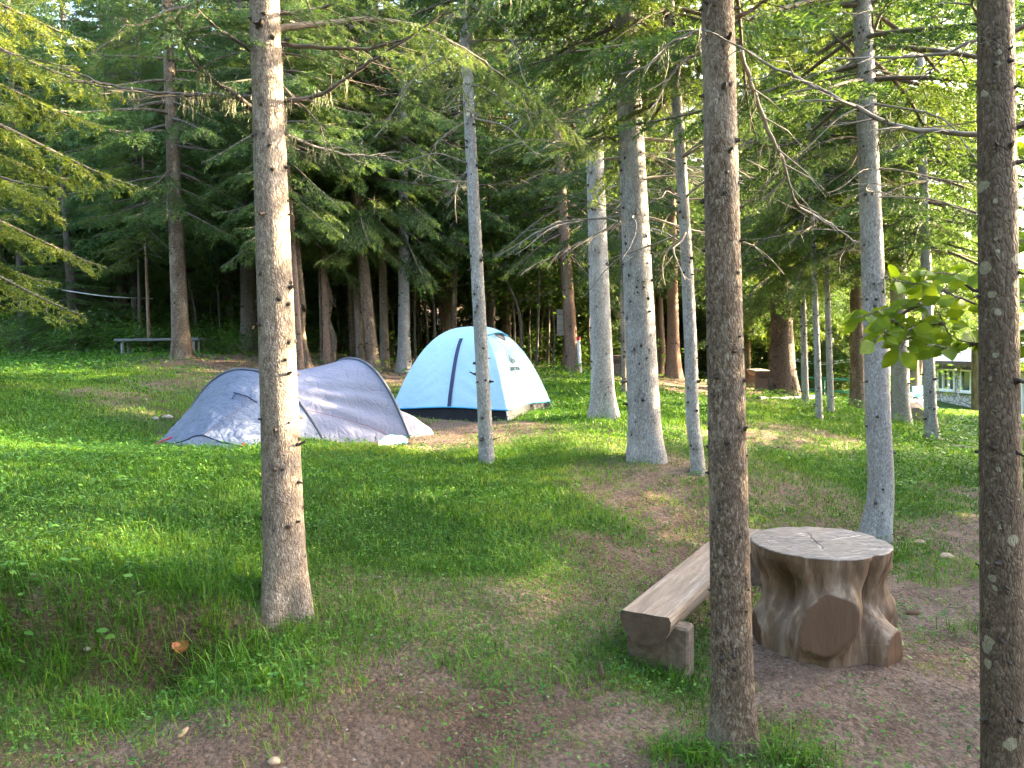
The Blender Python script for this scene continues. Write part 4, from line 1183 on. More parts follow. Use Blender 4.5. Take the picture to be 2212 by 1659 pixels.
M['metal_grey'] = simple('metal_grey', (0.15, 0.155, 0.17), 0.5, 0.3)
p0 = P(256, 735, 17.2); p1 = P(437, 733, 17.4)
c = (p0 + p1) / 2; L = (p1 - p0).length; yaw = math.atan2((p1 - p0).y, (p1 - p0).x); zg = gh(c.x, c.y)
T = thing('plank_table', (c.x, c.y, zg), 'long narrow grey plank table on thin posts by the left forest edge', 'table', None, (0, 0, yaw))
mb = MB(); mb.box((0, 0, c.z - zg), (L, 0.5, 0.06), 0, 0, None, 0.01); link('table_top', mb.mesh('table_top', [M['metal_grey']]), T)
for sx_ in (-1, 1):
    for sy in (-1, 1):
        x = sx_ * L * 0.42; w_ = T.matrix_world if False else None
        wx = c.x + math.cos(yaw) * x - math.sin(yaw) * sy * .18; wy = c.y + math.sin(yaw) * x + math.cos(yaw) * sy * .18
        g_ = gh(wx, wy) - zg - .05
        mb = MB(); mb.tube([(x, sy * .18, g_), (x, sy * .18, c.z - zg - .03)], 0.035, 6); link('leg', mb.mesh('leg', [M['metal_grey']]), T)

def cable(name, pts, r, m, label, cat='cable'):
    p = np.array([q[:] for q in pts]); s = spline(p, 24); o = p[0].copy(); mb = MB(); mb.tube(s - o, r, 5)
    return tag(link(name, mb.mesh(name, [m], True), None, o), label, cat)
cable('washing_line', [P(-20, 596, 18), P(110, 622, 18.3), P(230, 640, 18.6), P(330, 645, 19.5)], 0.012, M['white_tape'], 'thin pale washing line strung between trees at the left', 'line')
cable('overhead_cable', [P(1700, 772, 28), P(1770, 783, 28), P(1850, 774, 28)], 0.022, M['white_tape'], 'upper of two pale cables sagging above the green railing')
cable('overhead_cable', [P(1700, 776, 28), P(1770, 787, 28), P(1850, 779, 28)], 0.022, M['white_tape'], 'lower of two pale cables sagging above the green railing')

M['green_paint'] = simple('green_paint', (0.04, 0.20, 0.145), 0.5)
pr = [P(1605, 806, 30), P(1690, 812, 28), P(1780, 818, 27), P(1900, 824, 26)]
base = pr[0].copy(); zg = gh(base.x, base.y)
T = thing('railing', (base.x, base.y, zg), 'green painted pipe railing along the slope behind the thin trunks', 'railing')
for dz in (0.0, -0.42):
    mb = MB(); mb.tube(spline(np.array([q[:] for q in pr]) + np.array([0, 0, dz]), 20) - np.array([base.x, base.y, zg]), 0.045, 6)
    link('rail', mb.mesh('rail', [M['green_paint']], True), T)
for q in pr:
    mb = MB(); mb.tube([(q.x - base.x, q.y - base.y, gh(q.x, q.y) - zg - .1), (q.x - base.x, q.y - base.y, q.z - zg + .02)], 0.035, 6)
    link('post', mb.mesh('post', [M['green_paint']], True), T)
M['kerb'] = simple('kerb', (0.55, 0.52, 0.48), 0.85, var=.2)
kp = [G(1640, 862), G(1720, 861), G(1800, 862), G(1900, 866)]
sp = spline(np.array([q[:] for q in kp]), 30); mb = MB(); V = []
for p in sp: V += [[p[0], p[1] - .12, gh(p[0], p[1]) - .1], [p[0], p[1] - .12, gh(p[0], p[1]) + .05], [p[0], p[1] + .12, gh(p[0], p[1]) + .05], [p[0], p[1] + .12, gh(p[0], p[1]) - .1]]
V = np.array(V).reshape(30, 4, 3); mb.add(V.reshape(-1, 3) - sp[0], grid_faces(30, 4))
tag(link('path_kerb', mb.mesh('path_kerb', [M['kerb']]), None, sp[0]), 'pale stone path edge beneath the green railing', 'kerb', kind='structure')

# lamp
p = G(1608, 800); T = thing('garden_lamp', p, 'white globe lamp on a red post half hidden behind the front trunk', 'lamp')
dz = P(1603, 652, -(CAMM.inverted() @ p).z).z - p.z
mb = MB(); mb.tube([(0, 0, -.1), (0, 0, dz - .2)], 0.05, 8); link('post', mb.mesh('post', [M['red']], True), T)
mb = MB(); a = np.linspace(-1, 1, 9); mb.tube([(0, 0, dz + .24 * x) for x in a], np.maximum(np.sqrt(1 - a ** 2) * .24, .03), 14); link('globe', mb.mesh('globe', [M['white_tape']], True), T)
mb = MB(); mb.tube([(0, 0, dz - .26), (0, 0, dz - .18)], 0.14, 12); mb.tube([(0, 0, dz + .22), (0, 0, dz + .30)], [.12, .02], 12); link('collar', mb.mesh('collar', [M['sleeve']], True), T)

# notice board and marker pole behind the tents
M['board'] = simple('board', (0.30, 0.25, 0.22), 0.7, var=.08, vscale=3)
p = G(1216, 800); dq = -(CAMM.inverted() @ p).z
T = thing('notice_board', p, 'pale board of horizontal slats standing behind the reddish trunk', 'board', None, (0, 0, rad(-12)))
c = P(1215, 697, dq) - p
mb = MB()
for k in range(5): mb.box((0.0, 0, c.z + (k - 2) * 0.128), (0.26, 0.07, 0.120), 0, 0, None, 0.008)
mb.box((-0.11, 0.052, c.z), (0.05, .03, 0.66)); mb.box((0.11, 0.052, c.z), (0.05, .03, 0.66))
link('panel', mb.mesh('panel', [M['board']]), T)
mb = MB(); mb.tube([(0.12, .1, -.1), (0.12, .1, c.z + .1)], .045, 8); link('post', mb.mesh('post', [M['bench_end']], True), T)
p = G(1254, 806); dq = -(CAMM.inverted() @ p).z; c = P(1249, 728, dq) - p; T = thing('marker_pole', p, 'thin white marker pole with a red top leaning by the reddish trunk', 'pole')
mb = MB(); mb.tube([(0, 0, -.1), (c.x * .9, 0, c.z * .9)], .04, 8); link('shaft', mb.mesh('shaft', [M['white_tape']], True), T)
mb = MB(); mb.tube([(c.x * .9, 0, c.z * .9), (c.x, 0, c.z)], .045, 8); link('tip', mb.mesh('tip', [M['red']], True), T)

# camping gear and log on the right
M['cloth_white'] = simple('cloth_white', (.42, .41, .40), .8, var=.15); M['orange'] = simple('orange', (0.75, 0.26, 0.02), 0.6); M['aqua'] = simple('aqua', (0.008, 0.20, 0.38), 0.45); M['black'] = simple('black', (0.02, 0.02, 0.022), 0.6)
def lump(name, px, py, d, w, h, m, label, cat, seed):
    p = P(px, py, d); z0 = p.z - h / 2; n = 16; r = np.random.default_rng(seed); a = np.arange(18) / 18 * 6.283; rows = []
    for k in range(n):
        t = k / (n - 1); rr = w / 2 * max(math.sin(math.pi * (0.16 + 0.80 * t)), .02) ** .6
        rows.append(np.stack([rr * np.cos(a) * (1 + .35 * fbm(np.cos(a) + t * 2, np.sin(a) + seed, seed, 3)), rr * .7 * np.sin(a), t * h * (1 + .25 * fbm(np.cos(a) + 7, np.sin(a) + seed, seed, 2))], -1))
    V = np.array(rows); i = np.arange(n - 1)[:, None] * 18; j = np.arange(18)[None]; j2 = (j + 1) % 18
    mb = MB(); mb.add(V.reshape(-1, 3), np.stack([i + j, i + j2, i + 18 + j2, i + 18 + j], -1).reshape(-1, 4)); mb.add(V[-1], np.array([[k, k + 1, 17] for k in range(16)]))
    return tag(link(name, mb.mesh(name, [m], True), None, (p.x, p.y, z0)), label, cat)
# picnic cloth on a low table
p = P(1962, 866, 25.5); T = thing('camp_table', (p.x, p.y, gh(p.x, p.y)), 'low camp table under a white and orange cloth among far trees', 'table'); zc = p.z - T.location.z
mb = MB(); mb.box((0, 0, zc), (1.3, .8, .05), 0, 0, None, .01); link('table_top', mb.mesh('table_top', [M['white_tape']]), T)
for sx_ in (-.55, .55):
    for sy in (-.32, .32):
        mb = MB(); mb.tube([(sx_, sy, -.1), (sx_, sy, zc - .02)], .03, 6); link('leg', mb.mesh('leg', [M['metal_grey']]), T)
V = []; U_, V_ = np.meshgrid(np.linspace(-1, 1, 30), np.linspace(-1, 1, 22)); drop = np.maximum(np.abs(U_) - .8, 0) + np.maximum(np.abs(V_) - .75, 0)
zz = zc + .032 - drop * 1.0 + .02 * fbm(U_ * 4, V_ * 4, 140, 3); m, nt, b = mat('picnic_cloth'); v = coords(nt); 
nt.links.new(ramp(nt, noise(nt, v, 6, 2), [(0.50, (0.42, 0.41, 0.39)), (0.56, (0.45, 0.14, 0.06))]), b.inputs['Base Color'])
link('cloth', new_mesh('cloth', np.stack([U_ * .75, V_ * .5, zz], -1).reshape(-1, 3), grid_faces(22, 30), [m], None, True), T)
lump('cloth_bundle', 1950, 853, 25.2, .75, .2, M['cloth_white'], 'white bundle lying on the camp table', 'bundle', 5)
lump('bag', 1912, 862, 25.4, .4, .6, M['orange'], 'orange bag standing behind a grey trunk on the right', 'bag', 6)
lump('rucksack', 1902, 855, 25.8, .4, .65, M['black'], 'dark rucksack beside the orange bag', 'rucksack', 7)
lump('bag', 1938, 846, 25.0, .5, .25, M['black'], 'black bag lying behind the white bundle', 'bag', 8)
def chair(px, py, d, m, label, yaw):
    p = P(px, py, d); z = gh(p.x, p.y); T = thing('camp_chair', (p.x, p.y, z), label, 'chair', None, (0, 0, yaw)); hs = .42
    top = p.z - z + .18
    mb = MB(); mb.box((0, 0, hs), (.5, .46, .04), 0, 0, None, .01); link('seat', mb.mesh('seat', [m]), T)
    mb = MB(); mb.box((0, .24, (hs + top) / 2 + .05), (.52, .04, top - hs), 0, 0, None, .012); link('backrest', mb.mesh('backrest', [m]), T)
    for sx_ in (-.22, .22):
        for sy in (-.2, .2):
            mb = MB(); mb.tube([(sx_ * 1.1, sy * 1.1, -.1), (sx_, sy, hs)], .025, 6); link('leg', mb.mesh('leg', [m]), T)
chair(1969, 848, 26.3, M['aqua'], 'bright blue plastic chair beside the camp table', rad(200))
chair(1987, 850, 26.8, M['metal_grey'], 'pale grey chair right of the bright blue one', rad(190))
def cutlog(pa, pb, r, label, bk='bark_brown'):
    A_, B_ = G(*pa), G(*pb); mb = MB(); rel = np.array([(0, 0, r * .7), ((B_ - A_).x, (B_ - A_).y, (B_ - A_).z + r * .7)])
    sp = spline(rel, 14); sp[1:-1] += np.random.default_rng(4).standard_normal((12, 3)) * r * .06
    Vt, Ft = tube(sp, r * np.linspace(1.05, .9, 14), 14); mb.add(Vt, Ft, 0)
    for k in (0, 13):
        ring = Vt[k * 14:(k + 1) * 14]; a = np.arange(14); b_ = (a + 1) % 14
        mb.add(np.vstack([ring, sp[k][None]]), np.stack([b_, a, np.full(14, 14)], 1) if k == 0 else np.stack([a, b_, np.full(14, 14)], 1), 1)
    return tag(link('fallen_log', mb.mesh('fallen_log', [M[bk], M['bench_top']], True), None, A_), label, 'log')
cutlog((1978, 913), (1962, 885), .17, 'short cut log with a pale end lying behind the far grey trunk')
cutlog((2188, 957), (2330, 962), .13, 'dark fallen log at the right edge behind the lichened trunk', 'bark_dark')

# building
fa = P(2240, 896, 36.5); fb = P(1972, 872, 46.0); zf = (fa.z + fb.z) / 2 - .1
L = math.hypot(fb.x - fa.x, fb.y - fa.y); yaw = math.atan2(fb.y - fa.y, fb.x - fa.x)
T = thing('cabin', (fa.x, fa.y, zf), 'low stone cabin with white framed windows and a white door behind the trees', 'building', None, (0, 0, yaw))
def stone():
    m, nt, b = mat('stone_cladding'); v = coords(nt); e = voro(nt, v, 3.4, 'DISTANCE_TO_EDGE'); n = noise(nt, v, 3, 4)
    c = ramp(nt, n, [(.3, (.40, .38, .37)), (.7, (.62, .60, .58))]); c = mix(nt, ramp(nt, e, [(0.03, 1.), (.07, 0.)]), c, (.13, .12, .12))
    nt.links.new(c, b.inputs['Base Color']); b.inputs['Roughness'].default_value = .9; bump(nt, b, ramp(nt, e, [(0, 0), (.08, 1)]), .6, .03); return m
M['stone'] = stone(); M['upvc'] = simple('upvc', (.80, .80, .80), .4, bumpS=0, var=.03)
m, nt, b = mat('window_glass'); b.inputs['Base Color'].default_value = (.05, .06, .065, 1); b.inputs['Roughness'].default_value = .06; b.inputs['Specular IOR Level'].default_value = .9; M['glass'] = m
M['roof'] = simple('roof', (.22, .23, .25), .45, .2, var=.25, vscale=1.2)
# local x runs from the near right end to the far left end; the front is local +y side facing the camera
def lx(px):                       # local x on the facade for a pixel column
    o, d = ray(px, 850); nx_, ny_ = -math.sin(yaw), math.cos(yaw); t = ((fa.x - o.x) * nx_ + (fa.y - o.y) * ny_) / (d.x * nx_ + d.y * ny_); h = o + d * t
    return (h.x - fa.x) * math.cos(yaw) + (h.y - fa.y) * math.sin(yaw)
HW = 2.35; sgn = 1.0             # +y is towards the left in plan, where the camera is
W1 = (lx(2120), lx(2076)); W2 = (lx(2062), lx(2026)); DR = (lx(2212), lx(2137))
mb = MB(); dpt = 6.0
xs = sorted([-2.0, L + .3]); 
mb.box((L / 2 - .8, -dpt / 2, .45), (L + 2.4, dpt, 1.10)); 
for (a_, b_) in ((W1[1], W2[0]), (W2[1], L + .4), (DR[1], W1[0]), (-2.0, DR[0])):
    mb.box(((a_ + b_) / 2, -.15, 1.0 + (HW - 1.0) / 2), (abs(b_ - a_), .3, HW - 1.0))
mb.box((L / 2 - .8, -.15, HW + .1), (L + 2.4, .3, .2)); mb.box((L / 2 - .8, -dpt + .15, 1.7), (L + 2.4, .3, 1.4)); mb.box((L + .25, -dpt / 2, 1.7), (.3, dpt - .6, 1.4))
link('wall', mb.mesh('wall', [M['stone']]), T)
for (a_, b_), nn in ((W1, 2), (W2, 3)):
    c_ = (a_ + b_) / 2; w_ = abs(b_ - a_); z0, z1 = 1.02, 2.12; mb = MB()
    mb.box((c_, .0, z0), (w_, .12, .09)); mb.box((c_, .0, z1), (w_, .12, .09))
    for k in range(nn + 1): mb.box((a_ + (b_ - a_) * k / nn, .0, (z0 + z1) / 2), (.09, .10, z1 - z0))
    fr = link('window', mb.mesh('window', [M['upvc']]), T)
    mb = MB(); mb.box((c_, -.05, (z0 + z1) / 2), (w_, .02, z1 - z0)); link('pane', mb.mesh('pane', [M['glass']]), fr)
    mb = MB(); mb.box((c_, .06, z0 - .08), (w_ + .2, .2, .05)); link('sill', mb.mesh('sill', [M['upvc']]), fr)
mb = MB(); c_ = (DR[0] + DR[1]) / 2; w_ = abs(DR[1] - DR[0]); mb.box((c_, .04, 1.06), (w_, .08, 2.1), 0, 0, None, .01); d_ = link('door', mb.mesh('door', [M['upvc']]), T)
mb = MB(); mb.box((c_ + w_ * .0, .085, 1.15), (w_ * .16, .02, .75)); link('door_pane', mb.mesh('door_pane', [M['glass']]), d_)
mb = MB(); a = np.linspace(0, math.pi, 12); mb.add(np.vstack([np.stack([c_ + np.cos(a) * w_ * .22, 0 * a + .09, 1.72 + np.sin(a) * .2], -1), [[c_, .09, 1.72]]]), np.array([[k, k + 1, 12] for k in range(11)])); link('fanlight', mb.mesh('fanlight', [M['glass']]), d_)
mb = MB(); e0, e1_ = -2.6, L + 1.2; ev = .7
V = np.array([[e0, ev, HW + .12], [e1_, ev, HW + .12], [e1_, -dpt / 2, HW + 1.75], [e0, -dpt / 2, HW + 1.75], [e0, -dpt - ev, HW + .12], [e1_, -dpt - ev, HW + .12]])
V2 = V + np.array([0, 0, .14]); mb.add(np.vstack([V, V2]), [[0, 3, 2, 1], [3, 4, 5, 2], [6, 7, 8, 9], [9, 8, 11, 10], [0, 1, 7, 6], [4, 10, 11, 5], [1, 2, 8, 7], [2, 5, 11, 8], [0, 6, 9, 3], [3, 9, 10, 4]])
link('roof', mb.mesh('roof', [M['roof']]), T)
mb = MB(); mb.box(((e0 + e1_) / 2, ev + .02, HW + .17), (e1_ - e0, .06, .24)); link('gutter', mb.mesh('gutter', [M['bench_end']]), T)
# ------------------------------------------------------------------ the trees one can tell apart
TA, BA_, dA = tree('spruce_tree', (619, 1308), (571, 0), 88, 9.0, 4.0, 'spruce with flaky grey brown bark standing in front of the grey tunnel tent', 'bark_grey', 'fine', 0, 1.0, None,
                   flare=0.34, flen=0.20, taper=0.82, knots=170, sides=48, step=0.025, rough=0.034, stub=0.022, kr=0.012)
TB, BB_, dB = tree('spruce_tree', (1586, 1618), (1550, 0), 90, 9.0, 3.75, 'brown trunk in front of the log bench and left of the stump table', 'bark_brown', 'fine', 1, 0.9, None,
                   flare=0.25, flen=0.12, taper=0.80, knots=190, sides=48, step=0.025, rough=0.040, stub=0.012, kr=0.009)
TC, BC_, dC = tree('spruce_tree', (2170, 1800), (2150, 0), 88, 8.5, 3.7, 'dark trunk with round pale lichen spots at the right edge', 'bark_lichen', 'fine', 0, 0.8, None,
                   flare=0.2, flen=0.1, taper=0.75, knots=120, sides=44, step=0.025, rough=0.034, stub=0.026, kr=0.007, dist=2.62)
TD, BD_, dD = tree('spruce_tree', (1052, 998), (1001, 0), 31, 9.5, 4.7, 'very slim pale grey spruce in front of the dome tent', 'bark_pale', 'mid', 0, 0.75, (3.0, 5.6, .7), flare=.2, taper=.62, knots=60, sides=20, stub=.03, kr=.010)
TE, BE_, dE = tree('spruce_tree', (1396, 992), (1352, 60), 72, 11.5, 4.4, 'stout pale grey spruce right of the dome tent, its right side bright', 'bark_pale', 'mid', 1, .85, (2.6, 5.2, 1.1), flare=.32, flen=.22, taper=.85, knots=190, sides=32, step=.04, stub=.02, kr=.014)
TF, BF_, dF = tree('spruce_tree', (1304, 906), (1276, 60), 50, 12, 4.6, 'grey spruce just left of the stout pale one, foot widening to the right', 'bark_pale', 'mid', 2, .8, (2.8, 5.4, 1.1), flare=.45, flen=.25, taper=.85, knots=80, sides=24, kr=.013)
TG, BG_, dG = tree('spruce_tree', (1508, 1020), (1450, 60), 30, 10, 3.9, 'slim grey spruce with a crooked foot half behind the brown front trunk', 'bark_pale', 'mid', 0, .8, (2.4, 4.8, .9), mids=((1503, 960), (1496, 900), (1490, 700), (1470, 330)), flare=.15, taper=.7, knots=50, kr=.010)
TH_, BH_, dH = tree('spruce_tree', (1890, 1162), (1868, 150), 54, 10.5, 3.9, 'grey spruce with a bent foot standing right behind the stump table', 'bark_pale', 'mid', 1, 1.05, (2.6, 4.4, .9), mids=((1899, 1110), (1903, 1040), (1897, 900), (1886, 600)), flare=.30, flen=.15, taper=.72, knots=70, sides=26, step=.04, kr=.011)
LT = [
 # base, up, width, H, crown start, label, bark, var, R, extra
 ((1946, 911), (1935, 300), 38, 14, 3.4, 'thick smooth grey trunk right of the bent spruce, a cut log behind it', 'bark_pale', 'mid', 2, 1.3, dict(knots=20)),
 ((2020, 951), (2000, 560), 26, 11, 3.2, 'thin pale spruce with a foot curving right in front of the cabin windows', 'bark_pale', 'mid', 0, 1.15, dict(mids=((2012, 915), (2008, 840)), knots=40)),
 ((1692, 856), (1682, 440), 50, 14, 2.6, 'massive old trunk with rough dark bark beside a log bench', 'bark_old', 'mid', 1, 1.2, dict(flare=.38, flen=.45, knots=25, kr=.03, rough=.06)),
 ((1740, 869), (1728, 400), 15, 10, 2.7, 'left one of three thin knotty grey trunks near the railing', 'bark_pale', 'mid', 2, .8, dict(knots=60, flare=.15)),
 ((1770, 906), (1751, 380), 15, 9.5, 2.9, 'middle and nearest of three thin knotty grey trunks near the railing', 'bark_pale', 'mid', 0, .7, dict(knots=60, flare=.15)),
 ((1795, 890), (1778, 330), 14, 10, 2.9, 'right one of three thin knotty grey trunks near the railing', 'bark_pale', 'mid', 1, .7, dict(knots=60, flare=.15)),
 ((1854, 881), (1848, 400), 33, 14, 3.0, 'brown trunk close behind the bent grey spruce', 'bark_brown', 'mid', 2, 1.1, dict(knots=15)),
 ((2112, 897), (2108, 600), 25, 13, 3.2, 'brown trunk standing against the stone cabin wall', 'bark_brown', 'low', 0, 1.1, dict(dist=31, knots=15)),
 ((1975, 880), (1968, 560), 24, 13, 3.0, 'pale trunk with a forked partner before the cabin corner', 'bark_grey', 'low', 1, 1.1, dict(dist=28, knots=15)),
 ((1978, 868), (2012, 640), 16, 11, 3.0, 'pale trunk leaning strongly right near the cabin corner', 'bark_grey', 'low', 2, .8, dict(dist=28.6, knots=15, mids=((1984, 800), (1998, 730)))),
 ((1455, 816), (1452, 560), 27, 14, 2.8, 'reddish trunk beyond the sunlit strip, widest of its cluster', 'bark_red', 'mid', 0, 1.1, dict(flare=.6, flen=.4, knots=20)),
 ((1424, 812), (1424, 600), 14, 12, 3.0, 'thin reddish trunk bowed at its foot beyond the sunlit strip', 'bark_red', 'low', 1, .9, dict(dist=24, mids=((1431, 770), (1428, 700)), knots=10)),
 ((1412, 806), (1410, 600), 12, 12, 3.0, 'thin brown trunk close to the stout pale spruce, beyond the sunlit strip', 'bark_red', 'low', 2, .9, dict(dist=25, knots=10)),
 ((1518, 815), (1505, 100), 22, 13, 3.5, 'dark trunk hidden behind the crooked slim spruce', 'bark_red', 'mid', 2, .9, dict(knots=10, flare=.5)),
 ((1238, 804), (1222, 560), 29, 14, 2.9, 'reddish brown trunk beside the slatted notice board', 'bark_red', 'mid', 1, 1.1, dict(flare=.5, flen=.3, knots=25, kr=.02)),
 ((1349, 852), (1344, 650), 11, 8, 2.6, 'very thin knotty trunk close left of the stout pale spruce', 'bark_grey', 'mid', 0, .6, dict(knots=40, flare=.1)),
 ((1334, 812), (1330, 640), 22, 13, 3.0, 'far grey trunk seen between the two pale spruces', 'bark_grey', 'low', 2, 1.0, dict(dist=24, knots=20)),
 ((873, 803), (871, 250), 27, 14, 3.0, 'pale bluish knotty trunk just left of the dome tent top', 'bark_pale', 'mid', 1, 1.0, dict(knots=60, kr=.014, flare=.4, flen=.3)),
 ((832, 800), (826, 560), 20, 13, 3.0, 'grey trunk just left of the pale bluish knotty one', 'bark_grey', 'mid', 0, 1.0, dict(knots=30, dist=18.5)),
 ((808, 802), (781, 540), 28, 13, 3.0, 'brownish grey trunk leaning left, middle of the row behind the tents', 'bark_brown', 'mid', 2, 1.0, dict(knots=40, kr=.014)),
 ((780, 792), (768, 580), 19, 13, 3.0, 'grey trunk with rough bark left of the leaning brownish trunk', 'bark_grey', 'mid', 1, 1.0, dict(dist=19, knots=30)),
 ((764, 790), (757, 580), 15, 13, 3.0, 'narrow rough trunk, leftmost of the close row behind the tents', 'bark_brown', 'mid', 0, 1.0, dict(dist=19.6, knots=20)),
 ((708, 787), (697, 500), 16, 12, 3.0, 'slim orange brown trunk behind the grey tent', 'bark_red', 'mid', 2, .8, dict(knots=30)),
 ((697, 788), (692, 600), 9, 10, 3.0, 'thin pale stem touching the slim orange brown trunk', 'bark_brown', 'low', 1, .6, dict(dist=17.4, knots=10)),
 ((716, 765), (703, 600), 12, 10, 3.2, 'crooked beech stem winding behind the slim orange brown trunk', 'bark_grey', 'low', 0, .7, dict(dist=18, mids=((722, 730), (708, 690), (716, 650)), knots=0)),
 ((662, 795), (644, 570), 19, 12, 3.2, 'crooked trunk with spreading roots right of the front grey brown spruce', 'bark_brown', 'mid', 1, .9, dict(mids=((650, 720), (652, 660)), flare=.7, flen=.25, knots=10)),
 ((651, 806), (630, 480), 14, 11, 3.2, 'slim sunlit red trunk partly hidden by the front grey brown spruce', 'bark_red', 'mid', 0, .8, dict(knots=20)),
 ((392, 773), (372, 300), 36, 13, 3.1, 'grey brown trunk in front of the long plank table', 'bark_brown', 'mid', 2, 1.15, dict(flare=.4, flen=.3, knots=35, kr=.016)),
 ((8, 692), (4, 450), 20, 14, 3.2, 'straight grey trunk at the left edge of the forest', 'bark_dark', 'mid', 0, 1.0, dict(knots=10)),
 ((45, 690), (38, 480), 7, 10, 4.0, 'very thin pale sapling beside the left edge trunk', 'bark_grey', 'low', 1, .5, dict(knots=0, mids=((42, 600),))),
 ((82, 688), (92, 480), 8, 11, 4.0, 'thin pale stem leaning right in the dark left forest', 'bark_grey', 'low', 2, .6, dict(knots=0, mids=((80, 600),))),
 ((238, 736), (234, 500), 14, 12, 3.0, 'dark trunk left of the long plank table', 'bark_dark', 'mid', 1, 1.0, dict(knots=10)),
 ((322, 745), (316, 560), 8, 8, 2.2, 'thin red sunlit stem behind the long plank table', 'bark_red', 'mid', 0, .7, dict(knots=0, dist=17.6, sun_tint=True)),
 ((303, 742), (300, 560), 9, 9, 2.6, 'thin dark stem left of the red sunlit one', 'bark_dark', 'low', 2, .7, dict(knots=0, dist=19)),
 ((1618, 798), (1614, 560), 9, 10, 2.2, 'thin orange trunk right of the brown front trunk far back', 'bark_red', 'low', 0, .8, dict(dist=25, knots=8)),
 ((1640, 800), (1652, 560), 9, 10, 2.4, 'thin pale far trunk left of the massive old one', 'bark_grey', 'low', 1, .8, dict(dist=31, knots=0)),
 ((1785, 860), (1784, 560), 8, 11, 2.6, 'pale far trunk behind the railing', 'bark_grey', 'low', 2, .8, dict(dist=29, knots=0)),
 ((1876, 880), (1872, 560), 16, 12, 2.8, 'dark slim trunk just behind the bent grey spruce on its left', 'bark_dark', 'low', 0, .9, dict(dist=22, knots=0)),
 ((760, 760), (752, 0), 22, 14, 3.5, 'tall grey trunk rising above the grey tent into the canopy', 'bark_grey', 'low', 1, 1.0, dict(dist=22, knots=20)),
 ((985, 770), (984, 520), 13, 11, 3.0, 'brown stem with a curved foot behind the dome tent top', 'bark_brown', 'low', 2, .8, dict(dist=19, mids=((986, 730), (981, 690)), knots=4)),
 ((1062, 770), (1060, 560), 18, 12, 3.0, 'dark stout trunk directly behind the dome tent top', 'bark_dark', 'low', 0, .9, dict(dist=21, knots=4)),
]
for base, up, w, H, cz, label, bk, lod, var, R, kw in LT:
    tree('spruce_tree', base, up, w, H, cz, label, bk, lod, var, R, **{**dict(sides=14, step=.12, kr=.012, stub=.03), **kw})
# spruce reaching in from the left edge, sunlight painted into its needle colour
TL, BL_, dL = tree('spruce_tree', (-150, 905), (-175, 300), 40, 12, 1.9, 'leafy spruce reaching in at the left edge, needles coloured golden as if sunlit', 'bark_brown', 'mid', 3, 1.15, knots=0, dist=10.5, sun_tint=True)

# limbs of the near trees
bough(TA, [(600, 62), (700, 50), (800, 42), (900, 58), (1000, 105), (1100, 178), (1200, 255), (1290, 335)], [dA, 4.9, 5.2], .020, True, .25, .75, .62, 11, .055, 0, gapn=1.3)
bough(TA, [(600, 95), (760, 106), (860, 88), (935, 45), (1010, 10)], [dA, 4.2], .014, True, .5, .3, .35, 12, .09)
bough(TA, [(600, 222), (690, 205), (760, 160), (840, 108), (900, 70), (970, 15)], [dA, 4.2, 4.0], .016, True, .55, .3, .40, 13, .08, 4)
bough(TA, [(550, 240), (510, 205), (450, 165), (405, 110), (385, 40), (370, -30)], [dA, 4.3, 4.1], .018, True, .15, .35, .50, 14, .06, 10, gapn=1.2)
bough(TA, [(545, 212), (450, 205), (340, 200), (240, 185), (120, 140), (0, 112)], [dA, 4.8, 5.0], .015, True, .65, .35, .42, 15, .07, 6)
bough(TA, [(612, 290), (690, 318), (770, 335), (850, 330)], [dA, 4.9], .010, False, .5, .3, .35, 16, .07, 4, dead=True)
bough(TA, [(575, 10), (480, -10), (380, 20), (280, 60), (200, 115)], [dA, 4.1, 3.9], .015, True, .1, .4, .52, 17, .055, gapn=1.3)
bough(TA, [(605, 180), (650, 230), (690, 270), (705, 330)], [dA, 4.3], .009, True, .3, .4, .30, 18, .07)
bough(TA, [(560, 120), (520, 95), (470, 60), (430, 20)], [dA, 3.9], .012, True, .2, .4, .45, 19, .055, gapn=1.2)
bough(TA, [(600, 30), (680, 20), (760, -5), (860, -30)], [dA, 3.9], .012, True, .2, .45, .45, 20, .06, gapn=1.2)
bough(TB, [(1600, 110), (1625, 190), (1660, 280), (1690, 350), (1722, 440), (1790, 480), (1850, 525)], [dB, 3.6, 3.9], .012, False, .9, .35, .30, 21, .06, 2, dead=True)
bough(TB, [(1585, 40), (1640, 10), (1700, -20)], [dB, 3.1], .012, True, .4, .4, .3, 22, .07)
bough(TB, [(1515, 65), (1450, 90), (1400, 140), (1340, 160)], [dB, 3.4], .008, False, .5, .35, .26, 23, .07, 3, dead=True)
bough(TB, [(1515, 110), (1480, 130), (1440, 180), (1400, 260)], [dB, 3.6], .006, False, .5, .35, .22, 24, .07, dead=True)
bough(TC, [(2125, 290), (2060, 288), (1985, 284), (1900, 258), (1800, 205), (1700, 160), (1600, 105), (1520, 62)], [dC, 2.7, 2.9], .010, False, .9, .25, .30, 25, .07, 2, dead=True)
bough(TC, [(2125, 82), (2060, 110), (1980, 125), (1900, 120), (1800, 128)], [dC, 2.7], .007, False, .9, .3, .26, 26, .07, dead=True)
bough(TC, [(2190, 70), (2240, 40), (2300, 0)], [dC, 2.5], .010, False, .9, .3, .25, 27, .07, dead=True)
bough(TC, [(2185, 285), (2240, 250), (2300, 215)], [dC, 2.4], .010, False, .9, .3, .25, 28, .07, dead=True)
bough(TC, [(2120, 45), (2105, 20), (2090, -30)], [dC, 2.5], .007, False, .9, .3, .2, 29, .07, dead=True)
bough(TH_, [(1870, 140), (1820, 95), (1770, 40), (1740, 0), (1700, -40)], [dH, 6.0], .018, True, .3, .6, .6, 30, .07, 3)
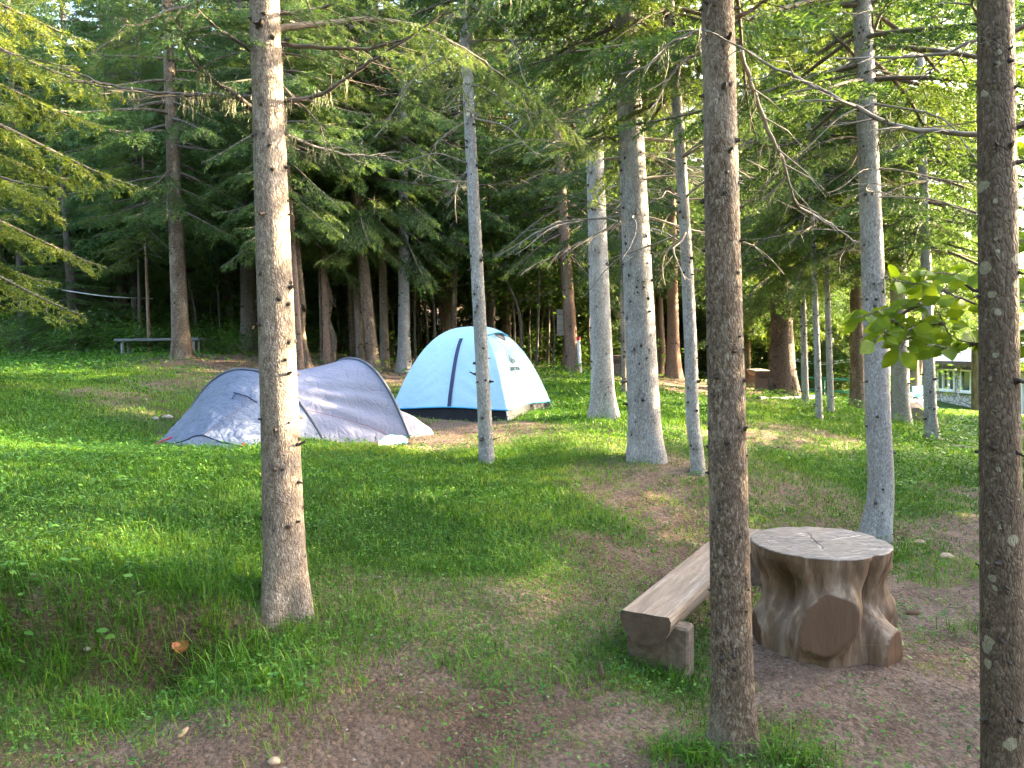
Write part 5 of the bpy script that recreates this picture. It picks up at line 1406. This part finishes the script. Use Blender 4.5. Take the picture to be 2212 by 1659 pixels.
bough(TH_, [(1872, 300), (1800, 300), (1740, 330), (1690, 390), (1650, 430)], [dH, 6.2], .014, True, .15, .6, .65, 31, .06, gapn=1.2)
bough(TH_, [(1885, 560), (1900, 585), (1930, 600), (1960, 640)], [dH, 6.4], .008, True, .1, .5, .35, 32, .05)
bough(TE, [(1360, 330), (1320, 300), (1290, 300), (1230, 330), (1180, 300)], [dE, 7.6], .014, True, .2, .8, .55, 33, .06, 3, gapn=1.2)
bough(TE, [(1375, 470), (1340, 455), (1290, 440), (1230, 420)], [dE, 7.9], .010, False, .5, .3, .4, 34, .07, dead=True)
bough(TE, [(1370, 455), (1300, 500), (1200, 550), (1120, 590)], [dE, 8.6], .012, False, .5, .4, .5, 35, .07, 2, dead=True)
bough(TE, [(1390, 330), (1450, 360), (1520, 400), (1590, 420)], [dE, 8.0], .010, False, .5, .3, .4, 36, .07, dead=True)
bough(TE, [(1385, 200), (1440, 215), (1500, 195), (1560, 180)], [dE, 7.8], .014, True, .3, .6, .5, 37, .06)
bough(TD, [(1015, 395), (950, 385), (880, 360), (820, 330)], [dD, 8.0], .007, False, .5, .3, .35, 38, .08, dead=True)
bough(TD, [(1030, 400), (1090, 395), (1160, 370), (1220, 350)], [dD, 8.0], .007, True, .6, .3, .35, 39, .08)
bough(TD, [(1003, 130), (960, 160), (900, 180), (840, 175)], [dD, 7.7], .009, True, .25, .6, .5, 40, .06)

# ------------------------------------------------------------------ the forest around
def low_tree_points(n, region, seed, mind):
    r = random.Random(seed); out = []
    for _ in range(n * 60):
        if len(out) >= n: break
        x, y = region(r)
        if all((x - a) ** 2 + (y - b) ** 2 > mind ** 2 for a, b in out): out.append((x, y))
    return out
_TM = {}
def fill_tree(x, y, H, cz, R, lod, var, label, group, bk, seed):
    k = (bk, seed % 3)
    if k not in _TM:
        rr = random.Random(seed % 3)
        _TM[k] = trunk_mesh([(0, 0, 0), (.05 * rr.random(), .04, 4), (.1 * rr.random(), .1 * rr.random(), 13)], 13.5, .15, bk, 50 + seed % 3, .35, .25, .8, 10, .3, .04, 24, (.4, 6), .03, .014)[0]
    T = thing('spruce_tree', (x, y, gh(x, y) - .05), label, 'tree', group)
    rr = random.Random(seed); sc = H / 13.0; wsc = .7 + .7 * rr.random()
    link('trunk', _TM[k], T, None, (rr.gauss(0, .012), rr.gauss(0, .012), rr.random() * 6), (wsc, wsc, sc))
    cm, lm = crown_meshes(lod, var); hh = {'mid': 8.0, 'low': 9.0, 'vlow': 10.0}[lod]; e = (0, 0, rr.random() * 6.28); s3 = (R, R, (H - cz) / hh)
    link('crown', cm, T, (0, 0, cz), e, s3); link('branchwork', lm, T, (0, 0, cz), e, s3)
def reg_left(r): 
    y = r.uniform(19, 33); return (r.uniform(-.74 * y, -.26 * y), y)
def reg_mid(r):
    y = r.uniform(21, 34); return (r.uniform(-.26 * y, .12 * y), y)
def reg_right(r):
    y = r.uniform(26, 38); return (r.uniform(.13 * y, .44 * y), y)
for k, (x, y) in enumerate(low_tree_points(28, reg_left, 3, 2.2)):
    fill_tree(x, y, 12 + (k * 7 % 5), 2.2 + (k % 4) * .4, .80 + .1 * (k % 3), 'low', k % 3, 'spruce crowded into the dark forest slope at the left, behind the plank table', 'spruces of the left forest slope', 'bark_dark', k)
for k, (x, y) in enumerate(low_tree_points(25, reg_mid, 5, 2.0)):
    fill_tree(x, y, 12 + (k * 7 % 5), 2.3 + (k % 4) * .4, .80 + .1 * (k % 3), 'low', k % 3, 'spruce in the shady wood behind the two tents', 'spruces of the wood behind the tents', 'bark_brown', k + 40)
for k, (x, y) in enumerate(low_tree_points(14, reg_right, 6, 2.2)):
    fill_tree(x, y, 11 + (k * 7 % 5), 1.6 + (k % 4) * .4, .95 + .1 * (k % 3), 'low', k % 3, 'spruce standing beyond the green railing on the right', 'spruces beyond the green railing', 'bark_grey', k + 80)

def young(n, reg, seed, label, group, hs):
    for k, (x, y) in enumerate(low_tree_points(n, reg, seed, 1.5)):
        fill_tree(x, y, random.Random(seed * 50 + k).uniform(*hs), .25, .62 + .12 * (k % 3), 'low', k % 3, label, group, 'bark_dark', k + seed * 10)
young(14, reg_left, 21, 'young spruce leafy down to the ground on the dark left slope', 'young spruces of the left slope', (4, 7.5))
young(14, lambda r: (lambda y: (r.uniform(-.26 * y, .12 * y), y))(r.uniform(24, 34)), 22, 'young spruce leafy down to the ground in the wood behind the tents', 'young spruces behind the tents', (4, 7.5))
young(16, lambda r: (lambda y: (r.uniform(.15 * y, .42 * y), y))(r.uniform(29, 38)), 23, 'young spruce leafy down to the ground beyond the railing', 'young spruces beyond the railing', (4, 8))

# the far wood and unseen trees added outside the frame to block light
def mass(name, pts, lod, label, seed, mz=(2.0, 3.2), hs=(10, 15)):
    r = random.Random(seed); NV = []; NF = []; mi = []; no = 0
    CA = [crown_arrays({'low': 9.0, 'vlow': 10.0}[lod], 2.5, lod, 500 + k, .36, 6) for k in range(3)]
    for (x, y) in pts:
        nv, nf, wv, wf = CA[r.randrange(3)]; H = r.uniform(*hs); cz = r.uniform(*mz); z = gh(x, y); R = r.uniform(.9, 1.3)
        hh = {'low': 9.0, 'vlow': 10.0}[lod]
        a = r.random() * 6.28; c_, s_ = math.cos(a), math.sin(a)
        for vv_, ff, m_ in ((nv, nf, 0), (wv, wf, 1)):
            v = np.stack([(vv_[:, 0] * c_ - vv_[:, 1] * s_) * R + x, (vv_[:, 0] * s_ + vv_[:, 1] * c_) * R + y, vv_[:, 2] * (H - cz) / hh + z + cz], 1)
            if ff.shape[1] == 4: ff = np.concatenate([ff[:, :3], ff[:, [0, 2, 3]]])
            NV.append(v); NF.append(ff + no); no += len(v); mi.append(np.full(len(ff), m_))
        tv, tf = tube([(x, y, z - .3), (x, y, z + H * .5), (x, y, z + H)], [.17, .11, .02], 6); tf = np.concatenate([tf[:, :3], tf[:, [0, 2, 3]]])
        NV.append(tv); NF.append(tf + no); no += len(tv); mi.append(np.full(len(tf), 2))
    me = new_mesh(name, np.concatenate(NV), np.concatenate(NF), [M['needle'], M['limb'], M['bark_dark']], np.concatenate(mi))
    return tag(link(name, me), label, 'forest', kind='stuff')
def reg_far(r):
    while True:
        y = r.uniform(34, 62); x = r.uniform(-.85 * y, .62 * y)
        if x > -.2 * y and r.random() < .35: continue
        if x > .26 * y and y < 50: continue
        if x > .40 * y and y < 58: continue
        if y < 39 and x > .12 * y: continue
        return (x, y)
mass('distant_forest', low_tree_points(70, reg_far, 9, 2.9), 'vlow', 'distant spruce forest closing off the view', 3)
def reg_side(r):  # off-frame strip for the added trees that block the low sun
    while True:
        x = r.uniform(8, 29); y = r.uniform(-5, 22)
        if x > .72 * max(y, 0) + 2.6: return (x, y)
mass('sun_block_trees', low_tree_points(SIDE_N, reg_side, 12, 2.3), 'vlow', 'unseen spruces added right of the frame to keep sun off the foreground', 4, (SIDE_CZ, SIDE_CZ + 1.2), (5.5, 8.0))

def reg_back(r):  # off-frame trees added to cut sky light on the trunks' left sides
    while True:
        x = r.uniform(-17, 7); y = r.uniform(-16, 12)
        if (y < -4.5 and x < 5 - (y + 5) * .3) or (x < -.72 * y - 5.0 and y > -5): return (x, y)
mass('sky_block_trees', low_tree_points(BACK_N, reg_back, 15, 2.4), 'vlow', 'unseen spruces added left of and behind the viewer to darken trunk sides', 6, (BACK_CZ, BACK_CZ + 1.2), (9, 14))

# ------------------------------------------------------------------ saplings, bushes, undergrowth
LEAF2 = np.array([[0, 0, 0], [.30, .22, .03], [.68, .19, .02], [1, 0, -.05], [.68, -.19, .02], [.30, -.22, .03]])
LF = np.array([[0, 1, 5], [1, 2, 5], [2, 4, 5], [2, 3, 4]])
def leaves(p, size, r, tilt=.6, face=None):
    n = len(p); a = r.random(n) * 6.283; d = np.stack([np.cos(a), np.sin(a), r.normal(0, .35, n)], 1); d = nrm(d)
    up = nrm(np.stack([r.normal(0, tilt, n), r.normal(0, tilt, n), np.ones(n)], 1)); 
    if face is not None: up = nrm(up + np.asarray(face))
    s = nrm(np.cross(up, d)); u = np.cross(d, s)
    V = p[:, None] + size[:, None, None] * (LEAF2[None, :, :1] * d[:, None] + LEAF2[None, :, 1:2] * s[:, None] + LEAF2[None, :, 2:] * u[:, None])
    F = (np.arange(n)[:, None, None] * 6 + LF[None]).reshape(-1, 3)
    return V.reshape(-1, 3), F
def sapling_meshes(seed, H=4.2, leafn=420):
    r = np.random.default_rng(seed); mb = MB(); P_ = []
    main = spline([(0, 0, -.1), (r.normal(0, .12), r.normal(0, .12), H * .3), (r.normal(0, .25), r.normal(0, .25), H * .65), (r.normal(0, .35), r.normal(0, .35), H)], 18)
    mb.tube(main, np.linspace(.035, .007, 18), 6)
    for k in range(12):
        t = .35 + .62 * r.random(); q = main[int(t * 17)]; a = r.random() * 6.28; l = (1.15 - t) * 1.3
        e = q + np.array([math.cos(a) * l, math.sin(a) * l, .25 * l + r.normal(0, .15)]); m_ = (q + e) / 2 + r.normal(0, .06, 3)
        mb.tube([q, m_, e], [.010, .007, .003], 4)
        for _ in range(leafn // 12):
            u = .25 + .75 * r.random(); P_.append(q + (e - q) * u + r.normal(0, .16, 3))
    v, f = leaves(np.array(P_), .075 + .06 * r.random(len(P_)), r)
    return mb.mesh('stem', [M['bark_dark']], True), new_mesh('leaves', v, f, [M['bush_leaf']])
SP = [sapling_meshes(700 + k) for k in range(4)]
def sapling(px, py, d, label, group, sc, k, name='beech_sapling'):
    p = P(px, py, d); r = random.Random(int(px * 7 + k)); z = gh(p.x, p.y)
    T = thing(name, (p.x, p.y, z), label, 'sapling', group, (0, 0, r.random() * 6.28)); T.scale = (sc * r.uniform(.8, 1.1), sc * r.uniform(.8, 1.1), sc)
    link('stem', SP[k % 4][0], T); link('crown', SP[k % 4][1], T)
for k, px in enumerate((898, 912, 925, 940, 952, 962, 1075, 1090, 1100, 1112, 1122, 1133, 1146, 1158, 1168, 1182, 1196, 1268, 1280)):
    sapling(px, 780, 18.6 + (k * 37 % 10) * .5, 'thin dark stemmed beech sapling in the thicket behind the dome tent', 'beech saplings behind the dome tent', 1.0 + .08 * (k % 4), k)
for k, (px, d) in enumerate(((120, 22), (150, 24), (185, 21), (210, 25), (270, 20.5), (430, 19.5), (455, 21), (480, 20), (505, 22), (530, 20.5), (548, 21.5), (610, 20), (730, 20.5), (742, 21.5), (850, 20.6), (905, 22))):
    sapling(px, 745, d, 'thin leafy sapling in the dark undergrowth at the left forest edge', 'saplings of the left forest edge', .85 + .1 * (k % 4), k)
def bush_mesh(seed, n=900):
    r = np.random.default_rng(seed); c = r.normal(0, 1, (14, 3)) * np.array([.55, .5, .2]) + np.array([0, 0, .45]); k = r.integers(0, 14, n)
    p = c[k] + r.normal(0, .20, (n, 3)); p[:, 2] = np.abs(p[:, 2])
    v, f = leaves(p, .05 + .06 * r.random(n), r, .7); mb = MB()
    for q in c: mb.tube([(0, 0, -.1), q * np.array([.4, .4, .6]), q], [.012, .008, .003], 4)
    return new_mesh('foliage', v, f, [M['bush_leaf']]), mb.mesh('stem', [M['limb']], True)
BU = [bush_mesh(800 + k) for k in range(3)]
def bush(px, py, d, sc, label, group, k):
    p = P(px, py, d); z = gh(p.x, p.y); T = thing('bush', (p.x, p.y, z), label, 'bush', group, (0, 0, k * 1.7)); T.scale = (sc, sc, sc * .9)
    link('foliage', BU[k % 3][0], T); link('stem', BU[k % 3][1], T)
rb = random.Random(77)
for k in range(22):
    bush(rb.uniform(-20, 620), 740, rb.uniform(19.5, 27), rb.uniform(.9, 1.6), 'leafy green bush in the undergrowth of the left forest', 'bushes of the left forest', k)
for k in range(16):
    bush(rb.uniform(-10, 560), 745, rb.uniform(17.6, 20), rb.uniform(.6, 1.0), 'low leafy bush at the near rim of the left forest', 'bushes at the rim of the left forest', k)
for k in range(18):
    bush(rb.uniform(640, 1300), 770, rb.uniform(20, 26), rb.uniform(.8, 1.4), 'leafy green bush in the undergrowth behind the tents', 'bushes behind the tents', k)
for k in range(24):
    bush(rb.uniform(1560, 1835), 830, rb.uniform(29, 36), rb.uniform(1.3, 2.6), 'green bush on the slope beyond the railing', 'bushes beyond the railing', k)

# beech branch at the right edge
bq = P(2420, 1500, 3.5); T = thing('beech_tree', (bq.x, bq.y, gh(bq.x, bq.y)), 'broad leaved beech sending a bright green leafy branch in from the right edge', 'tree')
o_ = np.array(T.location); r = np.random.default_rng(17)
mb = MB(); mb.tube(spline(np.array([(bq.x, bq.y, o_[2] - .1), P(2400, 900, 3.5)[:], P(2390, 400, 3.5)[:], P(2385, -100, 3.5)[:]]) - o_, 20), np.linspace(.05, .03, 20), 10)
link('trunk', mb.mesh('trunk', [M['bark_grey']], True), T)
tw = [([(2390, 560), (2250, 640), (2130, 660), (2060, 640), (1990, 655), (1930, 665), (1850, 686)], 3.2), ([(2390, 560), (2280, 690), (2180, 720), (2110, 742), (2055, 725), (2040, 700), (2030, 680)], 3.3),
      ([(2060, 640), (2010, 615), (1960, 610), (1910, 600)], 3.15), ([(2130, 660), (2100, 605), (2040, 590), (1990, 592)], 3.2), ([(1990, 655), (1930, 690), (1905, 725), (1870, 745)], 3.15),
      ([(2110, 742), (2060, 752), (2020, 745)], 3.25), ([(1930, 690), (1960, 720), (1945, 755)], 3.2), ([(2040, 700), (1990, 700), (1960, 715)], 3.2), ([(2390, 480), (2290, 500), (2215, 520), (2150, 560)], 3.4), ([(2390, 560), (2260, 600), (2200, 640)], 3.4), ([(2390, 560), (2280, 720), (2215, 745)], 3.35), ([(2390, 300), (2290, 180), (2200, 150)], 3.6), ([(2390, 300), (2300, 330), (2220, 310)], 3.5)]
LB = np.array([[0, 0, 0], [.12, .0, 0], [.30, .0, -.012], [.60, 0, -.012], [.85, 0, -.03], [1, 0, -.06], [.12, .10, .02], [.32, .27, .045], [.60, .29, .04], [.86, .13, 0], [.12, -.10, .02], [.32, -.27, .045], [.60, -.29, .04], [.86, -.13, 0]])
LBF = [[0, 6, 1], [1, 6, 7], [1, 7, 2], [2, 7, 8], [2, 8, 3], [3, 8, 9], [3, 9, 4], [4, 9, 5], [0, 1, 10], [1, 11, 10], [1, 2, 11], [2, 12, 11], [2, 3, 12], [3, 13, 12], [3, 4, 13], [4, 5, 13]]
LBF = np.array(LBF); mb = MB(); ml = MB()
for px, d in tw:
    pp = np.array([P(a, b, d + .12 * math.sin(i * 1.9))[:] for i, (a, b) in enumerate(px)]) - o_; sp = spline(pp, 40); sp[1:] += r.normal(0, .002, (39, 3))
    mb.tube(sp, np.linspace(.008, .002, 40), 5)
    Ls = np.linalg.norm(np.diff(sp, axis=0), axis=1).sum(); n = int(Ls / .025)
    for k in range(n):
        t = .12 + .88 * (k + r.random() * .6) / n; i = min(int(t * 39), 38); tg = nrm((sp[i + 1] - sp[i])[None])[0]
        if d > 3.05 and sp[i][0] + o_[0] > P(2330, 600, 3.3).x: continue
        sd_ = nrm(np.cross(tg, [0, 0, 1])[None])[0] * (1 if k % 2 else -1)
        dv = nrm((tg * .55 + sd_ * .8 + np.array([r.normal(0, .25), r.normal(0, .25), r.normal(-.12, .28)]))[None])[0]
        up = nrm((np.array([r.normal(0, .35), -1.2 + r.normal(0, .45), .5]))[None])[0]; s2 = nrm(np.cross(up, dv)[None])[0]; u2 = np.cross(dv, s2)
        sz = .040 + .060 * r.random(); st = sp[i] + dv * .016; mb.tube([sp[i], st + dv * .006], [.0014, .001], 3, 0, False)
        V = st + sz * (LB[:, :1] * dv + LB[:, 1:2] * s2 * 1.05 + LB[:, 2:] * u2 + np.stack([0 * LB[:, 0], 0 * LB[:, 0], -.10 * LB[:, 0] ** 2], 1)); ml.add(V, LBF)
link('branch', mb.mesh('branch', [M['bark_dark']], True), T); link('foliage', ml.mesh('foliage', [M['beech_leaf']], True), T)

# ------------------------------------------------------------------ undergrowth, grass, weeds
x, y = scatter(26000, 15, 34, rad(42)); c = cover(x, y)
w = ((x < .10 * y) & (y > 16.5 + .0 * x)) & (rng.random(len(x)) < np.clip(.35 + fbm(x * .5, y * .5, 150, 3) * 1.5, .05, 1))
p = np.stack([x[w], y[w], ground_h(x[w], y[w]) + .05 + .28 * rng.random(w.sum()) ** 1.5], 1)
v, f = leaves(p, .06 + .10 * rng.random(len(p)), rng, .6)
tag(link('undergrowth', new_mesh('undergrowth', v, f, [M['bush_leaf']])), 'low leafy undergrowth on the forest floor', 'undergrowth', kind='stuff')

zone(80000, 2.3, 5.2, .028, .115, .0042)
zone(125000, 5.2, 9.5, .03, .105, .0062)
zone(120000, 9.5, 16, .035, .12, .011)
zone(110000, 16, 34, .04, .15, .022)
tag(link('grass', new_mesh('grass', np.concatenate(gV), [np.concatenate(g4), np.concatenate(g3)], [M['grass']], None, False, {'hue': np.concatenate(gh_)})), 'short uneven green grass covering the clearing', 'grass', kind='stuff')
# long tufts on the bank and beside the bench, and at the near trunk's foot
V = []; F4 = []; F3 = []; hu = []; o = 0
def tuft(px, py, n, spread, hmin, hmax, hue0):
    global o
    g_ = G(px, py); x = g_.x + rng.normal(0, spread, n); y = g_.y + rng.normal(0, spread * .7, n)
    v, f4, f3, h = blades(x, y, hmin + (hmax - hmin) * rng.random(n), .004 + .003 * rng.random(n), np.clip(hue0 + .18 * rng.standard_normal(n), 0, 1), 1.5)
    V.append(v); F4.append(f4 + o); F3.append(f3 + o); hu.append(h); o += len(v)
rt = random.Random(5)
for _ in range(46): tuft(rt.uniform(-20, 520), rt.uniform(1270, 1470), 26, .07, .08, .26, .30)
for _ in range(14): tuft(rt.uniform(420, 680), rt.uniform(1360, 1500), 24, .06, .06, .18, .42)
for a, b, n in ((1455, 1470, 60), (1430, 1440, 50), (1480, 1440, 30), (1380, 1400, 40), (1490, 1640, 90), (1440, 1630, 50), (1520, 1650, 60), (1700, 1640, 70), (1760, 1650, 60), (1790, 1425, 22), (1775, 1415, 14), (2075, 1360, 26), (2110, 1375, 26), (1050, 1480, 40), (1230, 1480, 30), (980, 1440, 30), (1670, 1600, 40), (400, 1540, 24), (230, 1560, 40), (180, 1540, 40), (1960, 1190, 40), (1930, 1210, 40)):
    tuft(a, b, n, .06, .05, .15, .45)
tag(link('tall_grass', new_mesh('tall_grass', np.concatenate(V), [np.concatenate(F4), np.concatenate(F3)], [M['grass']], None, False, {'hue': np.concatenate(hu)})), 'long loose grass on the bank and around the bench', 'grass', kind='stuff')
# small leafy weeds
WV = []; WF = []; wh = []; o = 0
for n, r0, r1, s0, s1 in ((15000, 2.6, 6, .010, .030), (22000, 6, 12, .014, .042), (10000, 12, 22, .03, .08)):
    x, y = scatter(n, r0, r1, rad(39)); c = cover(x, y)
    k = (rng.random(n) < np.clip(c * .9 + .06 + fbm(x * 1.2, y * 1.2, 160, 3) * 1.3, 0, 1)) & ~in_tent(x, y); x = x[k]; y = y[k]
    for _ in range(3):
        xx = x + rng.normal(0, s1 * .8, len(x)); yy = y + rng.normal(0, s1 * .8, len(x))
        p = np.stack([xx, yy, ground_h(xx, yy) + s0 + s1 * 1.1 * rng.random(len(x)) * (1 + c[k])], 1)
        v, f = leaves(p, s0 + (s1 - s0) * rng.random(len(x)), rng, .5); WV.append(v); WF.append(f + o); o += len(v)
        wh.append(np.repeat(np.clip(.45 + .25 * rng.standard_normal(len(x)), 0, 1), 6))
for px, py, n, s_ in ((60, 1290, 20, .05), (120, 1230, 16, .05), (200, 1300, 18, .05), (40, 1400, 26, .045), (330, 1250, 14, .05), (630, 1500, 60, .03), (560, 1470, 40, .03), (1000, 1080, 40, .03), (1900, 1395, 14, .06), (1915, 1400, 10, .06), (1960, 1060, 30, .05), (1920, 1060, 24, .05), (1430, 960, 20, .05), (1520, 1040, 14, .05), (80, 1180, 30, .04), (250, 1190, 24, .04)):
    g_ = G(px, py); xx = g_.x + rng.normal(0, .10, n); yy = g_.y + rng.normal(0, .08, n); p = np.stack([xx, yy, ground_h(xx, yy) + .02 + .10 * rng.random(n)], 1)
    v, f = leaves(p, s_ * (.6 + .8 * rng.random(n)), rng, .45); WV.append(v); WF.append(f + o); o += len(v); wh.append(np.repeat(np.clip(.6 + .25 * rng.standard_normal(n), 0, 1), 6))
tag(link('weeds', new_mesh('weeds', np.concatenate(WV), np.concatenate(WF), [M['weed']], None, False, {'hue': np.concatenate(wh)})), 'clover and small leafy weeds among the grass', 'weeds', kind='stuff')
# needles, twigs and pebbles on the bare soil
n = 26000; x, y = scatter(n, 2.4, 14, rad(38)); c = cover(x, y); k = (rng.random(n) < (1.05 - c) ** 2) & ~in_tent(x, y); x = x[k]; y = y[k]; n = len(x)
p = np.stack([x, y, ground_h(x, y) + .008 + .012 * rng.random(n)], 1); a = rng.random(n) * 6.283; l = .008 + .035 * rng.random(n) ** 3; d = np.stack([np.cos(a), np.sin(a), .25 * rng.standard_normal(n)], 1) * l[:, None]; s_ = np.stack([-np.sin(a), np.cos(a), 0 * a], 1) * (.0012 + .0012 * rng.random(n))[:, None]
V = np.stack([p - s_, p + s_, p + d + s_ * .6, p + d - s_ * .6], 1).reshape(-1, 3)
M['litter'] = leafmat('litter', ((.07, .045, .03), (.17, .12, .085), (.32, .26, .19)), .0, nscale=60)
tag(link('litter', new_mesh('litter', V, np.arange(n * 4).reshape(-1, 4), [M['litter']])), 'dry needles and twig bits strewn on the soil', 'litter', kind='stuff')
n = 4000; x, y = scatter(n, 2.5, 9, rad(38)); c = cover(x, y); k = rng.random(n) < (1.0 - c) ** 2 * .8; x = x[k]; y = y[k]; n = len(x)
ico = np.array([[0, 0, 1], [.9, 0, .1], [0, .9, -.1], [-.9, 0, .1], [0, -.9, -.1], [0, 0, -1]], float); icf = np.array([[0, 1, 2], [0, 2, 3], [0, 3, 4], [0, 4, 1], [5, 2, 1], [5, 3, 2], [5, 4, 3], [5, 1, 4]])
sz = .003 + .010 * rng.random(n) ** 4; jit = 1 + .35 * rng.standard_normal((n, 6, 3)) * .6
V = (ico[None] * jit * sz[:, None, None] * np.array([1.2, 1, .7])) + np.stack([x, y, ground_h(x, y) + .006], 1)[:, None]
M['pebble'] = leafmat('pebble', ((.14, .10, .08), (.30, .24, .20), (.6, .56, .5)), .0, nscale=40)
tag(link('pebbles', new_mesh('pebbles', V.reshape(-1, 3), (np.arange(n)[:, None, None] * 6 + icf).reshape(-1, 3), [M['pebble']])), 'tiny pebbles and soil crumbs on the bare ground', 'pebbles', kind='stuff')

# ------------------------------------------------------------------ small things lying about
M['cone'] = simple('cone', (.20, .115, .065), .7, var=.35, vscale=40); M['cone_pale'] = simple('cone_pale', (.36, .25, .14), .7, var=.3, vscale=40)
def cone(px, py, L, yaw, m, label, cat='pine cone'):
    g_ = G(px, py); mb = MB(); nr = 15
    for k in range(nr):
        t = (k + .5) / nr; rr = L * .19 * math.sin(math.pi * min(.12 + t * .86, 1)) ** .7
        for j in range(9):
            a = (j + .5 * (k % 2)) / 9 * 6.283; c_, s_ = math.cos(a), math.sin(a); a1, a2 = a - .36, a + .36
            x0 = L * (t - .5); V = [[x0 - L * .03, math.cos(a1) * rr * .75, math.sin(a1) * rr * .75], [x0 - L * .03, math.cos(a2) * rr * .75, math.sin(a2) * rr * .75], [x0 + L * .06, c_ * rr * 1.12, s_ * rr * 1.12], [x0 + L * .02, c_ * rr * .6, s_ * rr * .6]]
            mb.add(V, [[0, 1, 2], [1, 3, 2], [3, 0, 2]])
    mb.tube([(-L * .48, 0, 0), (0, 0, 0), (L * .48, 0, 0)], [L * .04, L * .15, L * .04], 8)
    return tag(link('pine_cone', mb.mesh('pine_cone', [m]), None, (g_.x, g_.y, g_.z + L * .16), (.3, -.08, yaw)), label, cat)
cone(396, 1588, .075, rad(80), M['cone_pale'], 'pale spruce cone lying in the grass at the bottom left')
cone(1970, 1331, .11, rad(-8), M['cone'], 'reddish brown spruce cone on the bare soil right of the stump table')
def stone_obj(px, py, s_, m, label, seed, name='stone', cat='stone', flat=.7, lift=.25):
    g_ = G(px, py); r = np.random.default_rng(seed); n = 12; a = np.arange(14) / 14 * 6.283; rows = []
    for k in range(n):
        ph = -math.pi / 2 + math.pi * k / (n - 1); f_ = 1 + .35 * fbm(np.cos(a) * 1.3 + ph, np.sin(a) * 1.3 + seed, seed, 3)
        rows.append(np.stack([s_ * math.cos(ph) * np.cos(a) * f_ * 1.2, s_ * math.cos(ph) * np.sin(a) * f_, s_ * flat * math.sin(ph) * f_], -1))
    V = np.array(rows); i = np.arange(n - 1)[:, None] * 14; j = np.arange(14)[None]; j2 = (j + 1) % 14
    return tag(link(name, new_mesh(name, V.reshape(-1, 3), np.stack([i + j, i + j2, i + 14 + j2, i + 14 + j], -1).reshape(-1, 4), [m], None, True), None, (g_.x, g_.y, g_.z + s_ * lift)), label, cat)
M['stone_pale'] = simple('stone_pale', (.26, .22, .18), .85, var=.3, vscale=30, bumpS=.4); M['stone_tan'] = simple('stone_tan', (.34, .24, .16), .85, var=.3, vscale=40, bumpS=.4)
stone_obj(592, 1647, .022, M['stone_tan'], 'small tan stone at the bottom edge left of the middle', 1)
stone_obj(600 * .0 + 362, 905, .06, M['stone_pale'], 'pale stone in the bare patch left of the grey tent', 2)
stone_obj(335, 907, .045, M['stone_pale'], 'second smaller pale stone at the left end of the bare patch beside the grey tent', 3)
stone_obj(1825, 1208 + 0, .03, M['stone_pale'], 'pale pebble by the foot of the bent spruce', 4) if False else None
stone_obj(2045, 1206, .045, M['stone_tan'], 'rounded tan stone on the soil right of the bent spruce foot', 5)
stone_obj(1987, 1175, .04, M['stone_tan'], 'brown stone in the short grass right of the bent spruce', 6)
stone_obj(188, 1402, .015, M['stone_pale'], 'pale stone lodged in the dark grassy bank', 7)
stone_obj(1890, 1330, .018, M['stone_pale'], 'pale pebble touching the right foot of the stump table', 8)
# orange fungus leaf, stake, fallen sticks, burrow
g_ = G(396, 1413); U_, V_ = np.meshgrid(np.linspace(-1, 1, 12), np.linspace(-1, 1, 12)); rr_ = np.sqrt(U_ ** 2 + V_ ** 2)
sq = .042; xx = U_ * np.sqrt(1 - V_ ** 2 / 2) * sq; yy = V_ * np.sqrt(1 - U_ ** 2 / 2) * sq * .8; zz = .012 * fbm(U_ * 2, V_ * 2, 171, 3) * 3 + .02 * U_ ** 2 - .02 * V_ ** 2
M['dead_leaf'] = simple('dead_leaf', (.25, .085, .028), .6, var=.4, vscale=25)
lf = link('dead_leaf', new_mesh('dead_leaf', np.stack([xx, yy, zz], -1).reshape(-1, 3), grid_faces(12, 12), [M['dead_leaf']], None, True), None, (g_.x, g_.y - .03, g_.z + .06), (rad(50), 0, rad(20)))
tag(lf, 'curled orange dead leaf caught in the grassy bank', 'leaf')
g_ = G(1298, 1468); mb = MB(); mb.tube([(0, 0, -.05), (.003, 0, .04), (-.004, .002, .085)], [.016, .015, .009], 7)
tag(link('stake', mb.mesh('stake', [M['bench_end']]), None, g_), 'short broken wooden stake sticking out of the ground left of the bench', 'stake')
def stick(pa, pb, r_, label):
    A_, B_ = G(*pa), G(*pb); s = spline([(0, 0, r_), tuple((B_ - A_) * .5 + Vector((.02, .01, r_ * 1.5))), tuple((B_ - A_) + Vector((0, 0, r_)))], 14); mb = MB(); mb.tube(s, np.linspace(r_, r_ * .4, 14), 6)
    tag(link('stick', mb.mesh('stick', [M['deadwood']], True), None, A_), label, 'stick')
stick((2055, 967), (2125, 976), .025, 'pale fallen branch on the grass left of the lichened trunk')
stick((1636, 1160), (1700, 1157), .012, 'dark stick on the soil behind the stump table')
stick((1380, 1495), (1420, 1510), .004, 'thin straw coloured twig on the soil below the bench') if False else None
